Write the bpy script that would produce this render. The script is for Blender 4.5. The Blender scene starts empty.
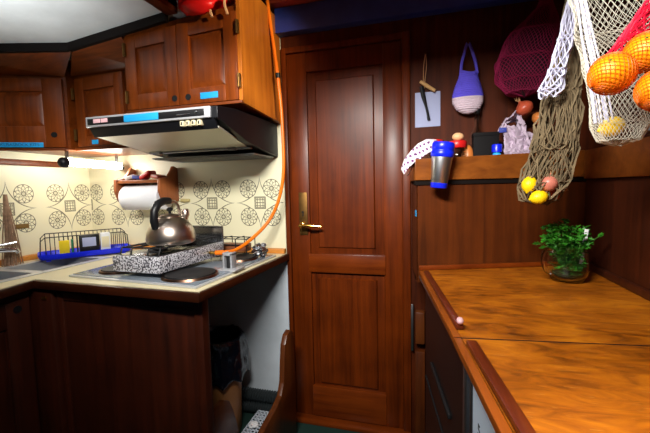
import bpy, bmesh, math, random
from mathutils import Vector, Matrix, noise as mnoise
random.seed(7)
S = bpy.context.scene
COL = S.collection
PI = math.pi

# ------------------------------------------------------------------ materials
class X:
    """tiny expression wrapper around Math nodes"""
    def __init__(s, nt, sock): s.nt, s.s = nt, sock
    def _m(s, op, *a):
        n = s.nt.nodes.new('ShaderNodeMath'); n.operation = op
        for i, v in enumerate((s,) + a):
            if isinstance(v, X): s.nt.links.new(v.s, n.inputs[i])
            else: n.inputs[i].default_value = v
        return X(s.nt, n.outputs[0])
    def __add__(s, o): return s._m('ADD', o)
    def __sub__(s, o): return s._m('SUBTRACT', o)
    def __mul__(s, o): return s._m('MULTIPLY', o)
    def __truediv__(s, o): return s._m('DIVIDE', o)
    def pw(s, o): return s._m('POWER', o)
    def abs(s): return s._m('ABSOLUTE')
    def sin(s): return s._m('SINE')
    def lt(s, o): return s._m('LESS_THAN', o)
    def mx(s, o): return s._m('MAXIMUM', o)
    def mn(s, o): return s._m('MINIMUM', o)
    def floor(s): return s._m('FLOOR')
    def sqrt(s): return s._m('SQRT')
    def atan2(s, o): return s._m('ARCTAN2', o)

def sc(c):
    return tuple(((v/12.92) if v <= .04045 else ((v+.055)/1.055)**2.4) for v in c)
def rgb(r, g, b): return sc((r/255, g/255, b/255)) + (1,)

def new_mat(name):
    m = bpy.data.materials.new(name); m.use_nodes = True
    nt = m.node_tree
    return m, nt, nt.nodes['Principled BSDF']

def plain(name, col, rough=.5, metal=0, bump=0, bscale=40, var=.12, spec=.5, coat=0, trans=0, ior=1.45, vscale=6):
    m, nt, b = new_mat(name)
    b.inputs['Roughness'].default_value = rough
    b.inputs['Metallic'].default_value = metal
    b.inputs['Specular IOR Level'].default_value = spec
    b.inputs['Coat Weight'].default_value = coat
    b.inputs['Transmission Weight'].default_value = trans
    b.inputs['IOR'].default_value = ior
    tc = nt.nodes.new('ShaderNodeTexCoord')
    n = nt.nodes.new('ShaderNodeTexNoise'); n.inputs['Scale'].default_value = vscale; n.inputs['Detail'].default_value = 5
    nt.links.new(tc.outputs['Object'], n.inputs['Vector'])
    r = nt.nodes.new('ShaderNodeValToRGB')
    r.color_ramp.elements[0].position = .3; r.color_ramp.elements[1].position = .7
    r.color_ramp.elements[0].color = tuple(max(0, v*(1-var)) for v in col[:3]) + (1,)
    r.color_ramp.elements[1].color = tuple(min(1, v*(1+var)) for v in col[:3]) + (1,)
    nt.links.new(n.outputs[0], r.inputs[0]); nt.links.new(r.outputs[0], b.inputs['Base Color'])
    if bump:
        n2 = nt.nodes.new('ShaderNodeTexNoise'); n2.inputs['Scale'].default_value = bscale; n2.inputs['Detail'].default_value = 4
        nt.links.new(tc.outputs['Object'], n2.inputs['Vector'])
        bp = nt.nodes.new('ShaderNodeBump'); bp.inputs['Strength'].default_value = bump; bp.inputs['Distance'].default_value = .005
        nt.links.new(n2.outputs[0], bp.inputs['Height']); nt.links.new(bp.outputs[0], b.inputs['Normal'])
    return m

def wood(name, dark, light, axis='z', rough=.32, grain=38, coat=.25, swirl=.5, mid=None, bump=.05, lo=.32, hi=.7, along=1.6, spec=.34):
    m, nt, b = new_mat(name)
    tc = nt.nodes.new('ShaderNodeTexCoord'); mp = nt.nodes.new('ShaderNodeMapping')
    s = {'x': (along, grain, grain), 'y': (grain, along, grain), 'z': (grain, grain, along)}[axis]
    mp.inputs['Scale'].default_value = s
    nt.links.new(tc.outputs['Object'], mp.inputs[0])
    n = nt.nodes.new('ShaderNodeTexNoise'); n.inputs['Scale'].default_value = 1.0; n.inputs['Detail'].default_value = 7
    n.inputs['Roughness'].default_value = .62; n.inputs['Distortion'].default_value = swirl
    nt.links.new(mp.outputs[0], n.inputs['Vector'])
    n3 = nt.nodes.new('ShaderNodeTexNoise'); n3.inputs['Scale'].default_value = 5; n3.inputs['Detail'].default_value = 3
    nt.links.new(tc.outputs['Object'], n3.inputs['Vector'])
    f = X(nt, n.outputs[0])*.62 + X(nt, n3.outputs[0])*.38
    r = nt.nodes.new('ShaderNodeValToRGB'); e = r.color_ramp.elements
    e[0].position = lo; e[1].position = hi; e[0].color = dark; e[1].color = light
    if mid: k = e.new((lo+hi)/2); k.color = mid
    nt.links.new(f.s, r.inputs[0]); nt.links.new(r.outputs[0], b.inputs['Base Color'])
    b.inputs['Roughness'].default_value = rough
    b.inputs['Coat Weight'].default_value = coat*.35; b.inputs['Coat Roughness'].default_value = .2; b.inputs['Specular IOR Level'].default_value = spec
    bp = nt.nodes.new('ShaderNodeBump'); bp.inputs['Strength'].default_value = bump; bp.inputs['Distance'].default_value = .002
    nt.links.new(n.outputs[0], bp.inputs['Height']); nt.links.new(bp.outputs[0], b.inputs['Normal'])
    return m

def emit(name, col, strength):
    m, nt, b = new_mat(name)
    b.inputs['Base Color'].default_value = col
    b.inputs['Emission Color'].default_value = col; b.inputs['Emission Strength'].default_value = strength
    return m

def tile_mat(name, axis, centre, period, half):
    """cream wall panel printed with rosettes, four round each star"""
    m, nt, b = new_mat(name)
    tc = nt.nodes.new('ShaderNodeTexCoord'); sp = nt.nodes.new('ShaderNodeSeparateXYZ')
    nt.links.new(tc.outputs['Object'], sp.inputs[0])
    U = X(nt, sp.outputs[axis]); Z = X(nt, sp.outputs[2])
    u = (U - centre)/period; u = (u + .5); u = (u - u.floor() - .5)*period
    v = Z - 1.194
    au, av = u.abs(), v.abs()
    du, dv = au - half, av - .077
    d = (du*du + dv*dv).sqrt()/.0505
    th = dv.atan2(du)
    ring = ((d - .96).abs()).lt(.035)
    ring2 = ((d - .22).abs()).lt(.05)
    l1 = ((th*5 + d*5.5).sin().abs()).lt(.25)
    l2 = ((th*5 - d*5.5).sin().abs()).lt(.25)
    ins = d.lt(.96)
    ros = ring.mx(ring2).mx(l1.mx(l2)*ins)
    a = .141
    sf = (au/a).pw(.58) + (av/.142).pw(.58)
    star = ((sf - 1.0).abs()).lt(.026)*(d*-1).lt(-1.0)
    s1 = au.mx(av)
    sq = ((s1 - .031).abs()).lt(.0025).mx(((s1 - .0255).abs()).lt(.0015))
    cr = (((u*190).sin().abs()).lt(.35).mx(((v*190).sin().abs()).lt(.35)))*s1.lt(.025)
    pat = ros.mx(star).mx(sq).mx(cr)*av.lt(.15)
    n = nt.nodes.new('ShaderNodeTexNoise'); n.inputs['Scale'].default_value = 3
    nt.links.new(tc.outputs['Object'], n.inputs['Vector'])
    base = nt.nodes.new('ShaderNodeValToRGB')
    base.color_ramp.elements[0].color = rgb(222, 216, 180); base.color_ramp.elements[1].color = rgb(234, 230, 200)
    nt.links.new(n.outputs[0], base.inputs[0])
    mix = nt.nodes.new('ShaderNodeMix'); mix.data_type = 'RGBA'
    nt.links.new((pat*.88).s, mix.inputs[0]); nt.links.new(base.outputs[0], mix.inputs[6]); mix.inputs[7].default_value = rgb(58, 54, 36)
    nt.links.new(mix.outputs[2], b.inputs['Base Color'])
    b.inputs['Roughness'].default_value = .35
    return m

M = {}
MAHD, MAHL = rgb(40, 13, 5), rgb(112, 50, 20)
M['door'] = wood('mahogany_door', rgb(62, 20, 2), rgb(118, 48, 7), 'z', .36, 40, .1, spec=.22)
M['rail'] = wood('mahogany_rail', rgb(80, 28, 4), rgb(132, 58, 12), 'x', .34, 34, .1, spec=.25)
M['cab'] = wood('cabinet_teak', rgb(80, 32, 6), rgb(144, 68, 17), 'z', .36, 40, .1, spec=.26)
M['cabx'] = wood('cabinet_teak_rail', rgb(74, 30, 6), rgb(132, 62, 16), 'x', .36, 40, .1, spec=.26)
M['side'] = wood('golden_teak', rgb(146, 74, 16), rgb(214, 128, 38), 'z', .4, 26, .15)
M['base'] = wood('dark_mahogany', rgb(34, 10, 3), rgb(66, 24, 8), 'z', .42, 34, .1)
M['bulk'] = wood('bulkhead_mahogany', rgb(46, 15, 4), rgb(92, 38, 11), 'z', .55, 34, 0, spec=.12)
M['panel'] = wood('locker_teak', rgb(54, 21, 4), rgb(102, 47, 11), 'z', .42, 30, .15)
M['fascia'] = wood('shelf_teak', rgb(96, 46, 10), rgb(150, 84, 26), 'x', .42, 34, .15)
M['rwall'] = wood('dark_side_teak', rgb(42, 14, 4), rgb(80, 33, 10), 'z', .45, 34, .1)
M['edge'] = wood('edge_teak', rgb(100, 46, 10), rgb(166, 86, 24), 'y', .3, 30, .3)
M['edgex'] = wood('edge_teak_front', rgb(34, 12, 4), rgb(66, 27, 9), 'x', .35, 30, .3)
M['fiddle'] = wood('fiddle_mahogany', rgb(62, 20, 8), rgb(122, 52, 22), 'y', .28, 40, .4)
M['beam'] = wood('beam_mahogany', rgb(104, 36, 22), rgb(176, 76, 50), 'x', .35, 30, .2)
M['beamy'] = wood('carlin_mahogany', rgb(66, 24, 10), rgb(122, 54, 24), 'y', .35, 30, .2)
M['dark'] = plain('dark_moulding', rgb(16, 9, 6), .7, spec=.2)
M['ledge'] = wood('ledge_pine', rgb(176, 104, 34), rgb(222, 154, 70), 'x', .45, 30, .1)
M['stool'] = wood('stool_oak', rgb(62, 26, 8), rgb(116, 60, 22), 'z', .38, 30, .3)
M['binw'] = plain('tan_bin', rgb(168, 112, 62), .45)
M['paperwood'] = wood('holder_cherry', rgb(122, 62, 30), rgb(176, 102, 56), 'z', .4, 34, .2)
M['pegw'] = plain('pale_wood', rgb(206, 164, 104), .5)
# worktop with worn varnish
def worktop_mat():
    m, nt, b = new_mat('varnished_worktop')
    tc = nt.nodes.new('ShaderNodeTexCoord'); mp = nt.nodes.new('ShaderNodeMapping')
    mp.inputs['Rotation'].default_value = (0, 0, .5); mp.inputs['Scale'].default_value = (8, 24, 6)
    nt.links.new(tc.outputs['Object'], mp.inputs[0])
    n = nt.nodes.new('ShaderNodeTexNoise'); n.inputs['Scale'].default_value = 1; n.inputs['Detail'].default_value = 8
    n.inputs['Distortion'].default_value = 1.6; n.inputs['Roughness'].default_value = .6
    nt.links.new(mp.outputs[0], n.inputs[0])
    n2 = nt.nodes.new('ShaderNodeTexNoise'); n2.inputs['Scale'].default_value = 5.5; n2.inputs['Detail'].default_value = 3
    nt.links.new(tc.outputs['Object'], n2.inputs[0])
    f = X(nt, n.outputs[0])*.6 + X(nt, n2.outputs[0])*.4
    r = nt.nodes.new('ShaderNodeValToRGB'); e = r.color_ramp.elements
    e[0].position = .34; e[0].color = rgb(88, 42, 3); e[1].position = .66; e[1].color = rgb(196, 116, 12)
    k = e.new(.5); k.color = rgb(160, 86, 8)
    nt.links.new(f.s, r.inputs[0])
    # fine scratches
    mp2 = nt.nodes.new('ShaderNodeMapping'); mp2.inputs['Rotation'].default_value = (0, 0, -.7); mp2.inputs['Scale'].default_value = (22, 260, 1)
    nt.links.new(tc.outputs['Object'], mp2.inputs[0])
    n3 = nt.nodes.new('ShaderNodeTexNoise'); n3.inputs['Scale'].default_value = 1; n3.inputs['Detail'].default_value = 2
    nt.links.new(mp2.outputs[0], n3.inputs[0])
    scr = (X(nt, n3.outputs[0])*-1).lt(-.68)*.25
    mix = nt.nodes.new('ShaderNodeMix'); mix.data_type = 'RGBA'
    nt.links.new(scr.s, mix.inputs[0]); nt.links.new(r.outputs[0], mix.inputs[6]); mix.inputs[7].default_value = rgb(226, 176, 92)
    nt.links.new(mix.outputs[2], b.inputs['Base Color'])
    rr = X(nt, n2.outputs[0])*.3 + .27
    nt.links.new(rr.s, b.inputs['Roughness'])
    bp = nt.nodes.new('ShaderNodeBump'); bp.inputs['Strength'].default_value = .12; bp.inputs['Distance'].default_value = .003
    nt.links.new(n.outputs[0], bp.inputs['Height']); nt.links.new(bp.outputs[0], b.inputs['Normal'])
    return m
M['worktop'] = worktop_mat()
M['tileB'] = tile_mat('printed_wall_panel', 0, -1.171, .298, .0695)
M['tileA'] = tile_mat('printed_side_panel', 1, 1.652, .335, .083)
M['white_wall'] = plain('white_painted_panel', rgb(196, 206, 214), .5)
M['ceil'] = plain('white_deckhead', rgb(206, 208, 204), .6, bump=.1, bscale=60)
M['carpet'] = plain('green_carpet', rgb(20, 52, 44), .95, bump=.6, bscale=300)
M['lam'] = plain('cream_laminate', rgb(226, 216, 178), .35, var=.04)
M['steel'] = plain('stainless_steel', rgb(170, 174, 178), .22, 1, var=.05)
M['steelb'] = plain('brushed_steel', rgb(150, 152, 154), .36, 1, var=.08)
M['mugsteel'] = plain('mug_steel', rgb(206, 208, 212), .34, 1, var=.03)
M['kettle'] = plain('kettle_steel', rgb(196, 182, 170), .3, 1, var=.1)
M['visor'] = plain('satin_visor', rgb(206, 204, 186), .35, .5, var=.04)
M['basin'] = plain('sink_basin', rgb(150, 154, 160), .35, .5, var=.05)
M['rimsteel'] = plain('sink_rim', rgb(206, 208, 210), .35, .45, var=.04)
M['chrome'] = plain('chrome', rgb(210, 212, 214), .12, 1, var=.02)
M['brass'] = plain('brass', rgb(206, 160, 76), .25, 1, var=.08)
M['obrass'] = plain('old_brass', rgb(112, 82, 44), .5, 1, var=.2, vscale=40)
M['black'] = plain('black_plastic', rgb(18, 18, 20), .4, spec=.4)
M['hoodblack'] = plain('hood_black', rgb(14, 15, 19), .45, spec=.35)
M['tinblack'] = plain('matt_black', rgb(14, 12, 13), .75, spec=.2)
M['iron'] = plain('black_iron', rgb(22, 22, 24), .55)
M['glassblack'] = plain('hob_enamel', rgb(150, 162, 174), .2, .45, var=.1)
M['hotplate'] = plain('hotplate', rgb(30, 29, 30), .55)
M['hotring'] = plain('hotplate_ring', rgb(128, 98, 80), .3, 1)
M['blue'] = plain('blue_plastic', rgb(10, 34, 226), .35, var=.03)
M['tumblerblue'] = plain('tumbler_blue', rgb(14, 34, 214), .3, var=.03)
M['tape'] = plain('blue_tape', rgb(22, 158, 222), .6, var=.05)
M['tapeink'] = plain('tape_ink', rgb(10, 86, 150), .6)
M['white'] = plain('white_plastic', rgb(228, 230, 232), .4, var=.03)
M['paper'] = plain('white_paper', rgb(236, 234, 236), .85, var=.02, bump=.15, bscale=120)
M['bluepaper'] = plain('bluish_paper', rgb(172, 180, 214), .8, var=.03)
M['kitchenroll'] = plain('kitchen_roll', rgb(232, 234, 240), .95, var=.03, bump=.3, bscale=120)
M['card'] = plain('cardboard_core', rgb(150, 130, 112), .9)
M['yellow'] = plain('yellow_sponge', rgb(234, 206, 34), .9, bump=.4, bscale=200)
M['green'] = plain('green_plastic', rgb(20, 120, 82), .5)
M['red'] = plain('red_plastic', rgb(196, 26, 26), .35)
M['redbag'] = plain('red_bag', rgb(226, 24, 22), .35, var=.1)
M['strap'] = plain('tan_strap', rgb(196, 150, 104), .7)
M['navy'] = plain('navy_paint', rgb(44, 64, 150), .5, var=.18, vscale=14)
M['hose'] = plain('orange_hose', rgb(244, 120, 10), .4, var=.05)
M['binbag'] = plain('black_bin_bag', rgb(13, 17, 28), .13, spec=.9, bump=1.0, bscale=32)
M['purple'] = plain('violet_yarn', rgb(104, 92, 232), .9, bump=.7, bscale=220)
M['pinkwhite'] = plain('pale_yarn', rgb(222, 204, 216), .9, bump=.7, bscale=220)
M['burg'] = plain('burgundy_yarn', rgb(132, 10, 62), .85, var=.15)
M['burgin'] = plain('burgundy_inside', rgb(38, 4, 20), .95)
M['greyyarn'] = plain('hemp_yarn', rgb(112, 96, 70), .9, var=.3, vscale=30)
M['whiteyarn'] = plain('white_yarn', rgb(216, 210, 208), .9, var=.06)
M['creamyarn'] = plain('cream_yarn', rgb(208, 202, 184), .9, var=.06)
M['lavyarn'] = plain('lavender_white_yarn', rgb(204, 204, 226), .9, var=.06)
M['orange'] = plain('orange_peel', rgb(255, 160, 10), .36, bump=.25, bscale=420, var=.1)
M['rednet'] = plain('magenta_red_net', rgb(226, 24, 62), .55)
M['orangenet'] = plain('orange_net', rgb(226, 108, 8), .5)
M['lemon'] = plain('lemon_peel', rgb(244, 206, 14), .4, bump=.25, bscale=300, var=.06)
M['onionred'] = plain('pink_onion', rgb(186, 110, 92), .4, var=.2)
M['onionbrown'] = plain('brown_onion', rgb(190, 112, 52), .35, var=.25, vscale=20)
M['shallot'] = plain('shallot_skin', rgb(176, 76, 50), .35, var=.25, vscale=20)
M['egg'] = plain('egg_shell', rgb(222, 176, 128), .5, var=.05)
M['leaf'] = plain('parsley_green', rgb(52, 128, 28), .5, var=.5, vscale=40)
M['stem'] = plain('stem_green', rgb(70, 120, 40), .6)
M['soil'] = plain('dark_soil', rgb(46, 60, 24), .9, var=.4, vscale=60)
M['crate'] = plain('white_grille', rgb(214, 222, 234), .4)
M['tube'] = plain('black_corrugated', rgb(40, 46, 48), .45)
M['bristle'] = plain('straw_bristle', rgb(150, 120, 96), .9, var=.3, vscale=60)
M['foil'] = plain('foil', rgb(190, 192, 196), .25, 1, bump=.8, bscale=60)
M['wrap'] = plain('lilac_wrapping', rgb(186, 168, 186), .8, var=.15, bump=.4, bscale=60, vscale=30)
M['print'] = plain('blue_print', rgb(44, 60, 150), .6)
M['pinkprint'] = plain('crimson_print', rgb(170, 30, 60), .8)
M['satin'] = plain('satin_plate', rgb(186, 188, 192), .4, .4)
M['fridge'] = plain('fridge_white', rgb(198, 216, 234), .35, var=.02)
M['ovendark'] = plain('appliance_black', rgb(20, 19, 20), .35)
M['bead'] = plain('pink_white_cap', rgb(226, 180, 186), .4)
M['brownplate'] = plain('brown_plaque', rgb(112, 84, 34), .5)
M['beigehook'] = plain('beige_hook', rgb(190, 176, 120), .5)
M['tray'] = plain('brown_tray', rgb(126, 72, 44), .4)
M['lamp'] = emit('lamp_tube', rgb(255, 252, 240), 32.0)
def glass(name, col, rough=.03):
    m, nt, b = new_mat(name)
    b.inputs['Base Color'].default_value = col; b.inputs['Roughness'].default_value = rough
    b.inputs['Transmission Weight'].default_value = 1; b.inputs['IOR'].default_value = 1.3
    return m
M['glass'] = glass('clear_glass', (.93, .97, .95, 1))
M['oil'] = glass('amber_oil', (.8, .55, .15, 1))
# speckled enamel
def speckle():
    m, nt, b = new_mat('speckled_enamel')
    tc = nt.nodes.new('ShaderNodeTexCoord'); n = nt.nodes.new('ShaderNodeTexNoise')
    n.inputs['Scale'].default_value = 150; n.inputs['Detail'].default_value = 3
    nt.links.new(tc.outputs['Object'], n.inputs[0])
    r = nt.nodes.new('ShaderNodeValToRGB'); r.color_ramp.interpolation = 'LINEAR'; e = r.color_ramp.elements
    e[0].position = .42; e[0].color = rgb(40, 38, 46); e[1].position = .54; e[1].color = rgb(216, 216, 222)
    k = e.new(.48); k.color = rgb(120, 118, 128)
    nt.links.new(n.outputs[0], r.inputs[0]); nt.links.new(r.outputs[0], b.inputs['Base Color'])
    b.inputs['Roughness'].default_value = .3
    return m
M['speckle'] = speckle()
# cloth printed with small purple checks
def cloth_mat():
    m, nt, b = new_mat('patterned_cloth')
    tc = nt.nodes.new('ShaderNodeTexCoord'); mp = nt.nodes.new('ShaderNodeMapping'); mp.inputs['Rotation'].default_value = (.3, .5, .6)
    nt.links.new(tc.outputs['Object'], mp.inputs[0])
    sp = nt.nodes.new('ShaderNodeSeparateXYZ'); nt.links.new(mp.outputs[0], sp.inputs[0])
    a = X(nt, sp.outputs[0]); c = X(nt, sp.outputs[2])
    p = ((a*520).sin().lt(.0))*((c*260).sin().lt(-.2))
    mix = nt.nodes.new('ShaderNodeMix'); mix.data_type = 'RGBA'
    nt.links.new(p.s, mix.inputs[0]); mix.inputs[6].default_value = rgb(228, 218, 226); mix.inputs[7].default_value = rgb(104, 52, 108)
    nt.links.new(mix.outputs[2], b.inputs['Base Color']); b.inputs['Roughness'].default_value = .9
    return m
M['cloth'] = cloth_mat()

# ------------------------------------------------------------------ mesh helpers
class MB:
    def __init__(s): s.bm = bmesh.new()
    def _merge(s, t, mtx=None):
        if mtx is not None: bmesh.ops.transform(t, matrix=mtx, verts=t.verts)
        me = bpy.data.meshes.new('tmp'); t.to_mesh(me); t.free(); s.bm.from_mesh(me); bpy.data.meshes.remove(me)
        return s
    def box(s, x0, x1, y0, y1, z0, z1, bev=.0, mtx=None, seg=2):
        t = bmesh.new()
        bmesh.ops.create_cube(t, size=1, matrix=Matrix.Translation(((x0+x1)/2, (y0+y1)/2, (z0+z1)/2)) @ Matrix.Diagonal((abs(x1-x0), abs(y1-y0), abs(z1-z0), 1)))
        if bev: bmesh.ops.bevel(t, geom=t.edges[:], offset=bev, segments=seg, profile=.5, affect='EDGES')
        return s._merge(t, mtx)
    def prism(s, pts, h0, h1, axis='z', bev=0, mtx=None, top=None):
        """polygon extruded along an axis; pts are the other two coordinates"""
        t = bmesh.new()
        def mk(p, h):
            return {'z': (p[0], p[1], h), 'x': (h, p[0], p[1]), 'y': (p[0], h, p[1])}[axis]
        a = [t.verts.new(mk(p, h0)) for p in pts]
        c = [t.verts.new(mk(p, top[i] if top else h1)) for i, p in enumerate(pts)]
        n = len(pts)
        t.faces.new(a); t.faces.new(c)
        for i in range(n): t.faces.new((a[i], a[(i+1) % n], c[(i+1) % n], c[i]))
        bmesh.ops.recalc_face_normals(t, faces=t.faces)
        if bev: bmesh.ops.bevel(t, geom=t.edges[:], offset=bev, segments=2, profile=.5, affect='EDGES')
        return s._merge(t, mtx)
    def tube(s, pts, r, n=8, closed=False, mtx=None):
        t = bmesh.new(); P = [Vector(p) for p in pts]; N = len(P)
        rr = r if isinstance(r, (list, tuple)) else [r]*N
        rings = []; up = Vector((0, 0, 1)); prev = None
        for i in range(N):
            if closed: d = P[(i+1) % N] - P[i-1]
            else: d = P[min(i+1, N-1)] - P[max(i-1, 0)]
            if d.length < 1e-9: d = Vector((0, 0, 1))
            d.normalize()
            if prev is None:
                a = d.cross(up)
                if a.length < .05: a = d.cross(Vector((1, 0, 0)))
            else: a = prev - d*prev.dot(d)
            if a.length < 1e-6: a = d.cross(Vector((1, .3, 0)))
            a.normalize(); b = d.cross(a); prev = a
            rings.append([t.verts.new(P[i] + (a*math.cos(2*PI*k/n) + b*math.sin(2*PI*k/n))*rr[i]) for k in range(n)])
        for i in range(N if closed else N-1):
            A, B = rings[i], rings[(i+1) % N]
            for k in range(n): t.faces.new((A[k], A[(k+1) % n], B[(k+1) % n], B[k]))
        if not closed: t.faces.new(rings[0][::-1]); t.faces.new(rings[-1])
        return s._merge(t, mtx)
    def lathe(s, prof, c=(0, 0, 0), n=32, mtx=None, cap=True, sx=1, sy=1):
        t = bmesh.new(); rings = []
        for (r, z) in prof:
            rings.append([t.verts.new((c[0]+sx*r*math.cos(2*PI*k/n), c[1]+sy*r*math.sin(2*PI*k/n), c[2]+z)) for k in range(n)])
        for A, B in zip(rings, rings[1:]):
            for k in range(n): t.faces.new((A[k], A[(k+1) % n], B[(k+1) % n], B[k]))
        if cap:
            t.faces.new(rings[0][::-1]); t.faces.new(rings[-1])
        bmesh.ops.remove_doubles(t, verts=t.verts, dist=1e-6)
        return s._merge(t, mtx)
    def cyl(s, p0, p1, r, n=20): return s.tube([p0, p1], r, n)
    def sphere(s, c, r, scale=(1, 1, 1), u=24, v=14, nz=0, seed=0, mtx=None, freq=8):
        t = bmesh.new(); bmesh.ops.create_uvsphere(t, u_segments=u, v_segments=v, radius=1)
        for w in t.verts:
            k = 1 + (nz*mnoise.noise(w.co*freq*.25 + Vector((seed*7.1, 0, 0))) if nz else 0)
            w.co = Vector((w.co.x*scale[0]*r*k, w.co.y*scale[1]*r*k, w.co.z*scale[2]*r*k))
        if mtx is not None: bmesh.ops.transform(t, matrix=mtx, verts=t.verts)
        return s._merge(t, Matrix.Translation(c))
    def grid(s, f, nu, nv, closeu=False, mtx=None):
        t = bmesh.new()
        V = [[t.verts.new(f(i/nu, j/nv)) for j in range(nv+1)] for i in range(nu if closeu else nu+1)]
        for i in range(nu):
            for j in range(nv):
                A = V[i]; B = V[(i+1) % len(V)] if closeu else V[i+1]
                t.faces.new((A[j], B[j], B[j+1], A[j+1]))
        return s._merge(t, mtx)
    def diamonds(s, f, nu, nv, closeu=True):
        """net surface: diamond faces; f(u,v) -> point. v rows half-shifted"""
        t = bmesh.new(); rows = []
        for j in range(nv+1):
            off = .5 if j % 2 else 0
            rows.append([t.verts.new(f(((i+off)/nu), j/nv)) for i in range(nu if closeu else nu+1)])
        for j in range(nv-1):
            A, B, C_ = rows[j], rows[j+1], rows[j+2]
            L = len(A)
            for i in range(nu):
                if j % 2 == 0: a, l, r, c = A[i], B[i-1], B[i], C_[i]
                else: a, l, r, c = A[i], B[i], B[(i+1) % L], C_[i]
                if not closeu and (i == 0 or i >= nu-1): continue
                try: t.faces.new((a, r, c, l))
                except ValueError: pass
        bmesh.ops.delete(t, geom=[v for v in t.verts if not v.link_faces], context='VERTS')
        return s._merge(t)
    def build(s, name, mat, parent=None, smooth=35, wire=0, origin=None, subsurf=0, solid=0, mats=None):
        me = bpy.data.meshes.new(name)
        o = bpy.data.objects.new(name, me); COL.objects.link(o)
        off = Vector((0, 0, 0))
        if parent is not None:
            o.parent = parent
            p = parent
            while p is not None: off += p.location; p = p.parent
        elif origin is not None:
            off = Vector(origin); o.location = off
        bmesh.ops.translate(s.bm, vec=-off, verts=s.bm.verts)
        s.bm.normal_update(); s.bm.to_mesh(me); s.bm.free()
        me.materials.append(M[mat])
        for extra in (mats or []): me.materials.append(M[extra])
        if smooth:
            for p in me.polygons: p.use_smooth = True
            me.set_sharp_from_angle(angle=math.radians(smooth))
        if solid:
            md = o.modifiers.new('thickness', 'SOLIDIFY'); md.thickness = solid; md.offset = 0
        if subsurf:
            md = o.modifiers.new('smooth', 'SUBSURF'); md.levels = subsurf; md.render_levels = subsurf
        if wire:
            md = o.modifiers.new('net', 'WIREFRAME'); md.thickness = wire; md.use_replace = True; md.use_even_offset = False
        return o

def tag(o, label=None, cat=None, group=None, kind=None):
    if label: o['label'] = label
    if cat: o['category'] = cat
    if group: o['group'] = group
    if kind: o['kind'] = kind
    return o
def thing(name, label, cat, loc, group=None):
    o = bpy.data.objects.new(name, None); o.empty_display_size = .05
    o.location = loc; COL.objects.link(o)
    return tag(o, label, cat, group)
def struct(name, mb, mat, label=None, **k):
    return tag(mb.build(name, mat, None, **k), label, None, None, 'structure')

def text_mesh(body, size, mtx, name, mat, parent, depth=.0004):
    cu = bpy.data.curves.new(name, 'FONT'); cu.body = body; cu.size = size; cu.extrude = depth
    cu.align_x = 'CENTER'; cu.align_y = 'CENTER'
    to = bpy.data.objects.new('tmp_text', cu); COL.objects.link(to)
    dg = bpy.context.evaluated_depsgraph_get()
    me = bpy.data.meshes.new_from_object(to.evaluated_get(dg))
    bpy.data.objects.remove(to); bpy.data.curves.remove(cu)
    b = MB(); b.bm.from_mesh(me); bpy.data.meshes.remove(me)
    bmesh.ops.transform(b.bm, matrix=mtx, verts=b.bm.verts)
    return b.build(name, mat, parent, smooth=0)

def frame_mtx(o, u, n):
    """local x = u, local y = into the thing (-n), local z = up"""
    u = Vector(u).normalized(); n = Vector(n).normalized(); w = Vector((0, 0, 1))
    y = -n
    return Matrix(((u.x, y.x, w.x, o[0]), (u.y, y.y, w.y, o[1]), (u.z, y.z, w.z, o[2]), (0, 0, 0, 1)))

def panel_door_mb(W, H, st, rt, rb, mtx, H2=None, th=.02, recess=.012, field=.03, raised=.009, stl=None):
    """frame-and-panel door front at local y=0, going to y=th. H2: height at the far end"""
    b = MB(); stl = stl or st
    b.box(0, stl, 0, th, 0, H, .0018); b.box(W-st, W, 0, th, 0, H, .0018)
    b.box(stl, W-st, .0006, th, 0, rb, .0018); b.box(stl, W-st, .0006, th, H-rt, H, .0018)
    b.box(stl, W-st, recess, th, rb, H-rt)
    # sloping mould round the panel
    x0, x1, z0, z1 = stl+field, W-st-field, rb+field, H-rt-field
    t = bmesh.new()
    o = [(stl+.006, recess, rb+.006), (W-st-.006, recess, rb+.006), (W-st-.006, recess, H-rt-.006), (stl+.006, recess, H-rt-.006)]
    i = [(x0, recess-raised, z0), (x1, recess-raised, z0), (x1, recess-raised, z1), (x0, recess-raised, z1)]
    O = [t.verts.new(p) for p in o]; I = [t.verts.new(p) for p in i]
    for k in range(4): t.faces.new((O[k], O[(k+1) % 4], I[(k+1) % 4], I[k]))
    t.faces.new(I)
    b._merge(t)
    if H2:
        for v in b.bm.verts:
            v.co.z *= (H + (H2-H)*v.co.x/W)/H
    bmesh.ops.transform(b.bm, matrix=mtx, verts=b.bm.verts)
    return b

# ------------------------------------------------------------------ room constants
YB = 1.793; XA = -2.043; ZC = .921
def ceilz(x): return 2.02 + .115*(x+1.054)

# ------------------------------------------------------------------ setting
struct('floor', MB().box(-2.1, 1.1, -1.2, 1.85, -.05, 0), 'carpet', 'dark green carpeted floor', smooth=0)
struct('wall_back', MB().box(-2.1, -.728, YB, YB+.05, ZC-.03, 2.3), 'tileB', 'cream wall printed with round rosettes behind the hob', smooth=0)
struct('wall_back_lower', MB().box(-2.1, -.722, YB, YB+.05, 0, ZC-.03), 'white_wall', 'white painted wall below the worktop', smooth=0)
struct('wall_left', MB().box(XA-.05, XA, -.4, YB, 0, 2.3), 'tileA', 'cream printed wall behind the sink', smooth=0)
struct('wall_bulkhead', MB().box(-.082, 1.1, YB, YB+.05, 0, 2.3), 'bulk', 'dark vertical grained mahogany bulkhead beside the door', smooth=0)
struct('wall_above_door', MB().box(-.722, -.082, YB, YB+.05, 1.965, 2.3), 'bulk', 'dark wooden wall above the door', smooth=0)
struct('wall_right', MB().box(.63, .66, -1.0, 1.725, 0, 1.276), 'rwall', 'dark teak side wall beside the worktop', smooth=0)
struct('wall_right_hull', MB().box(.95, 1.0, -1.0, YB, 1.2, 2.3), 'rwall', 'dark wooden hull side above the shelf', smooth=0)
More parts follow.
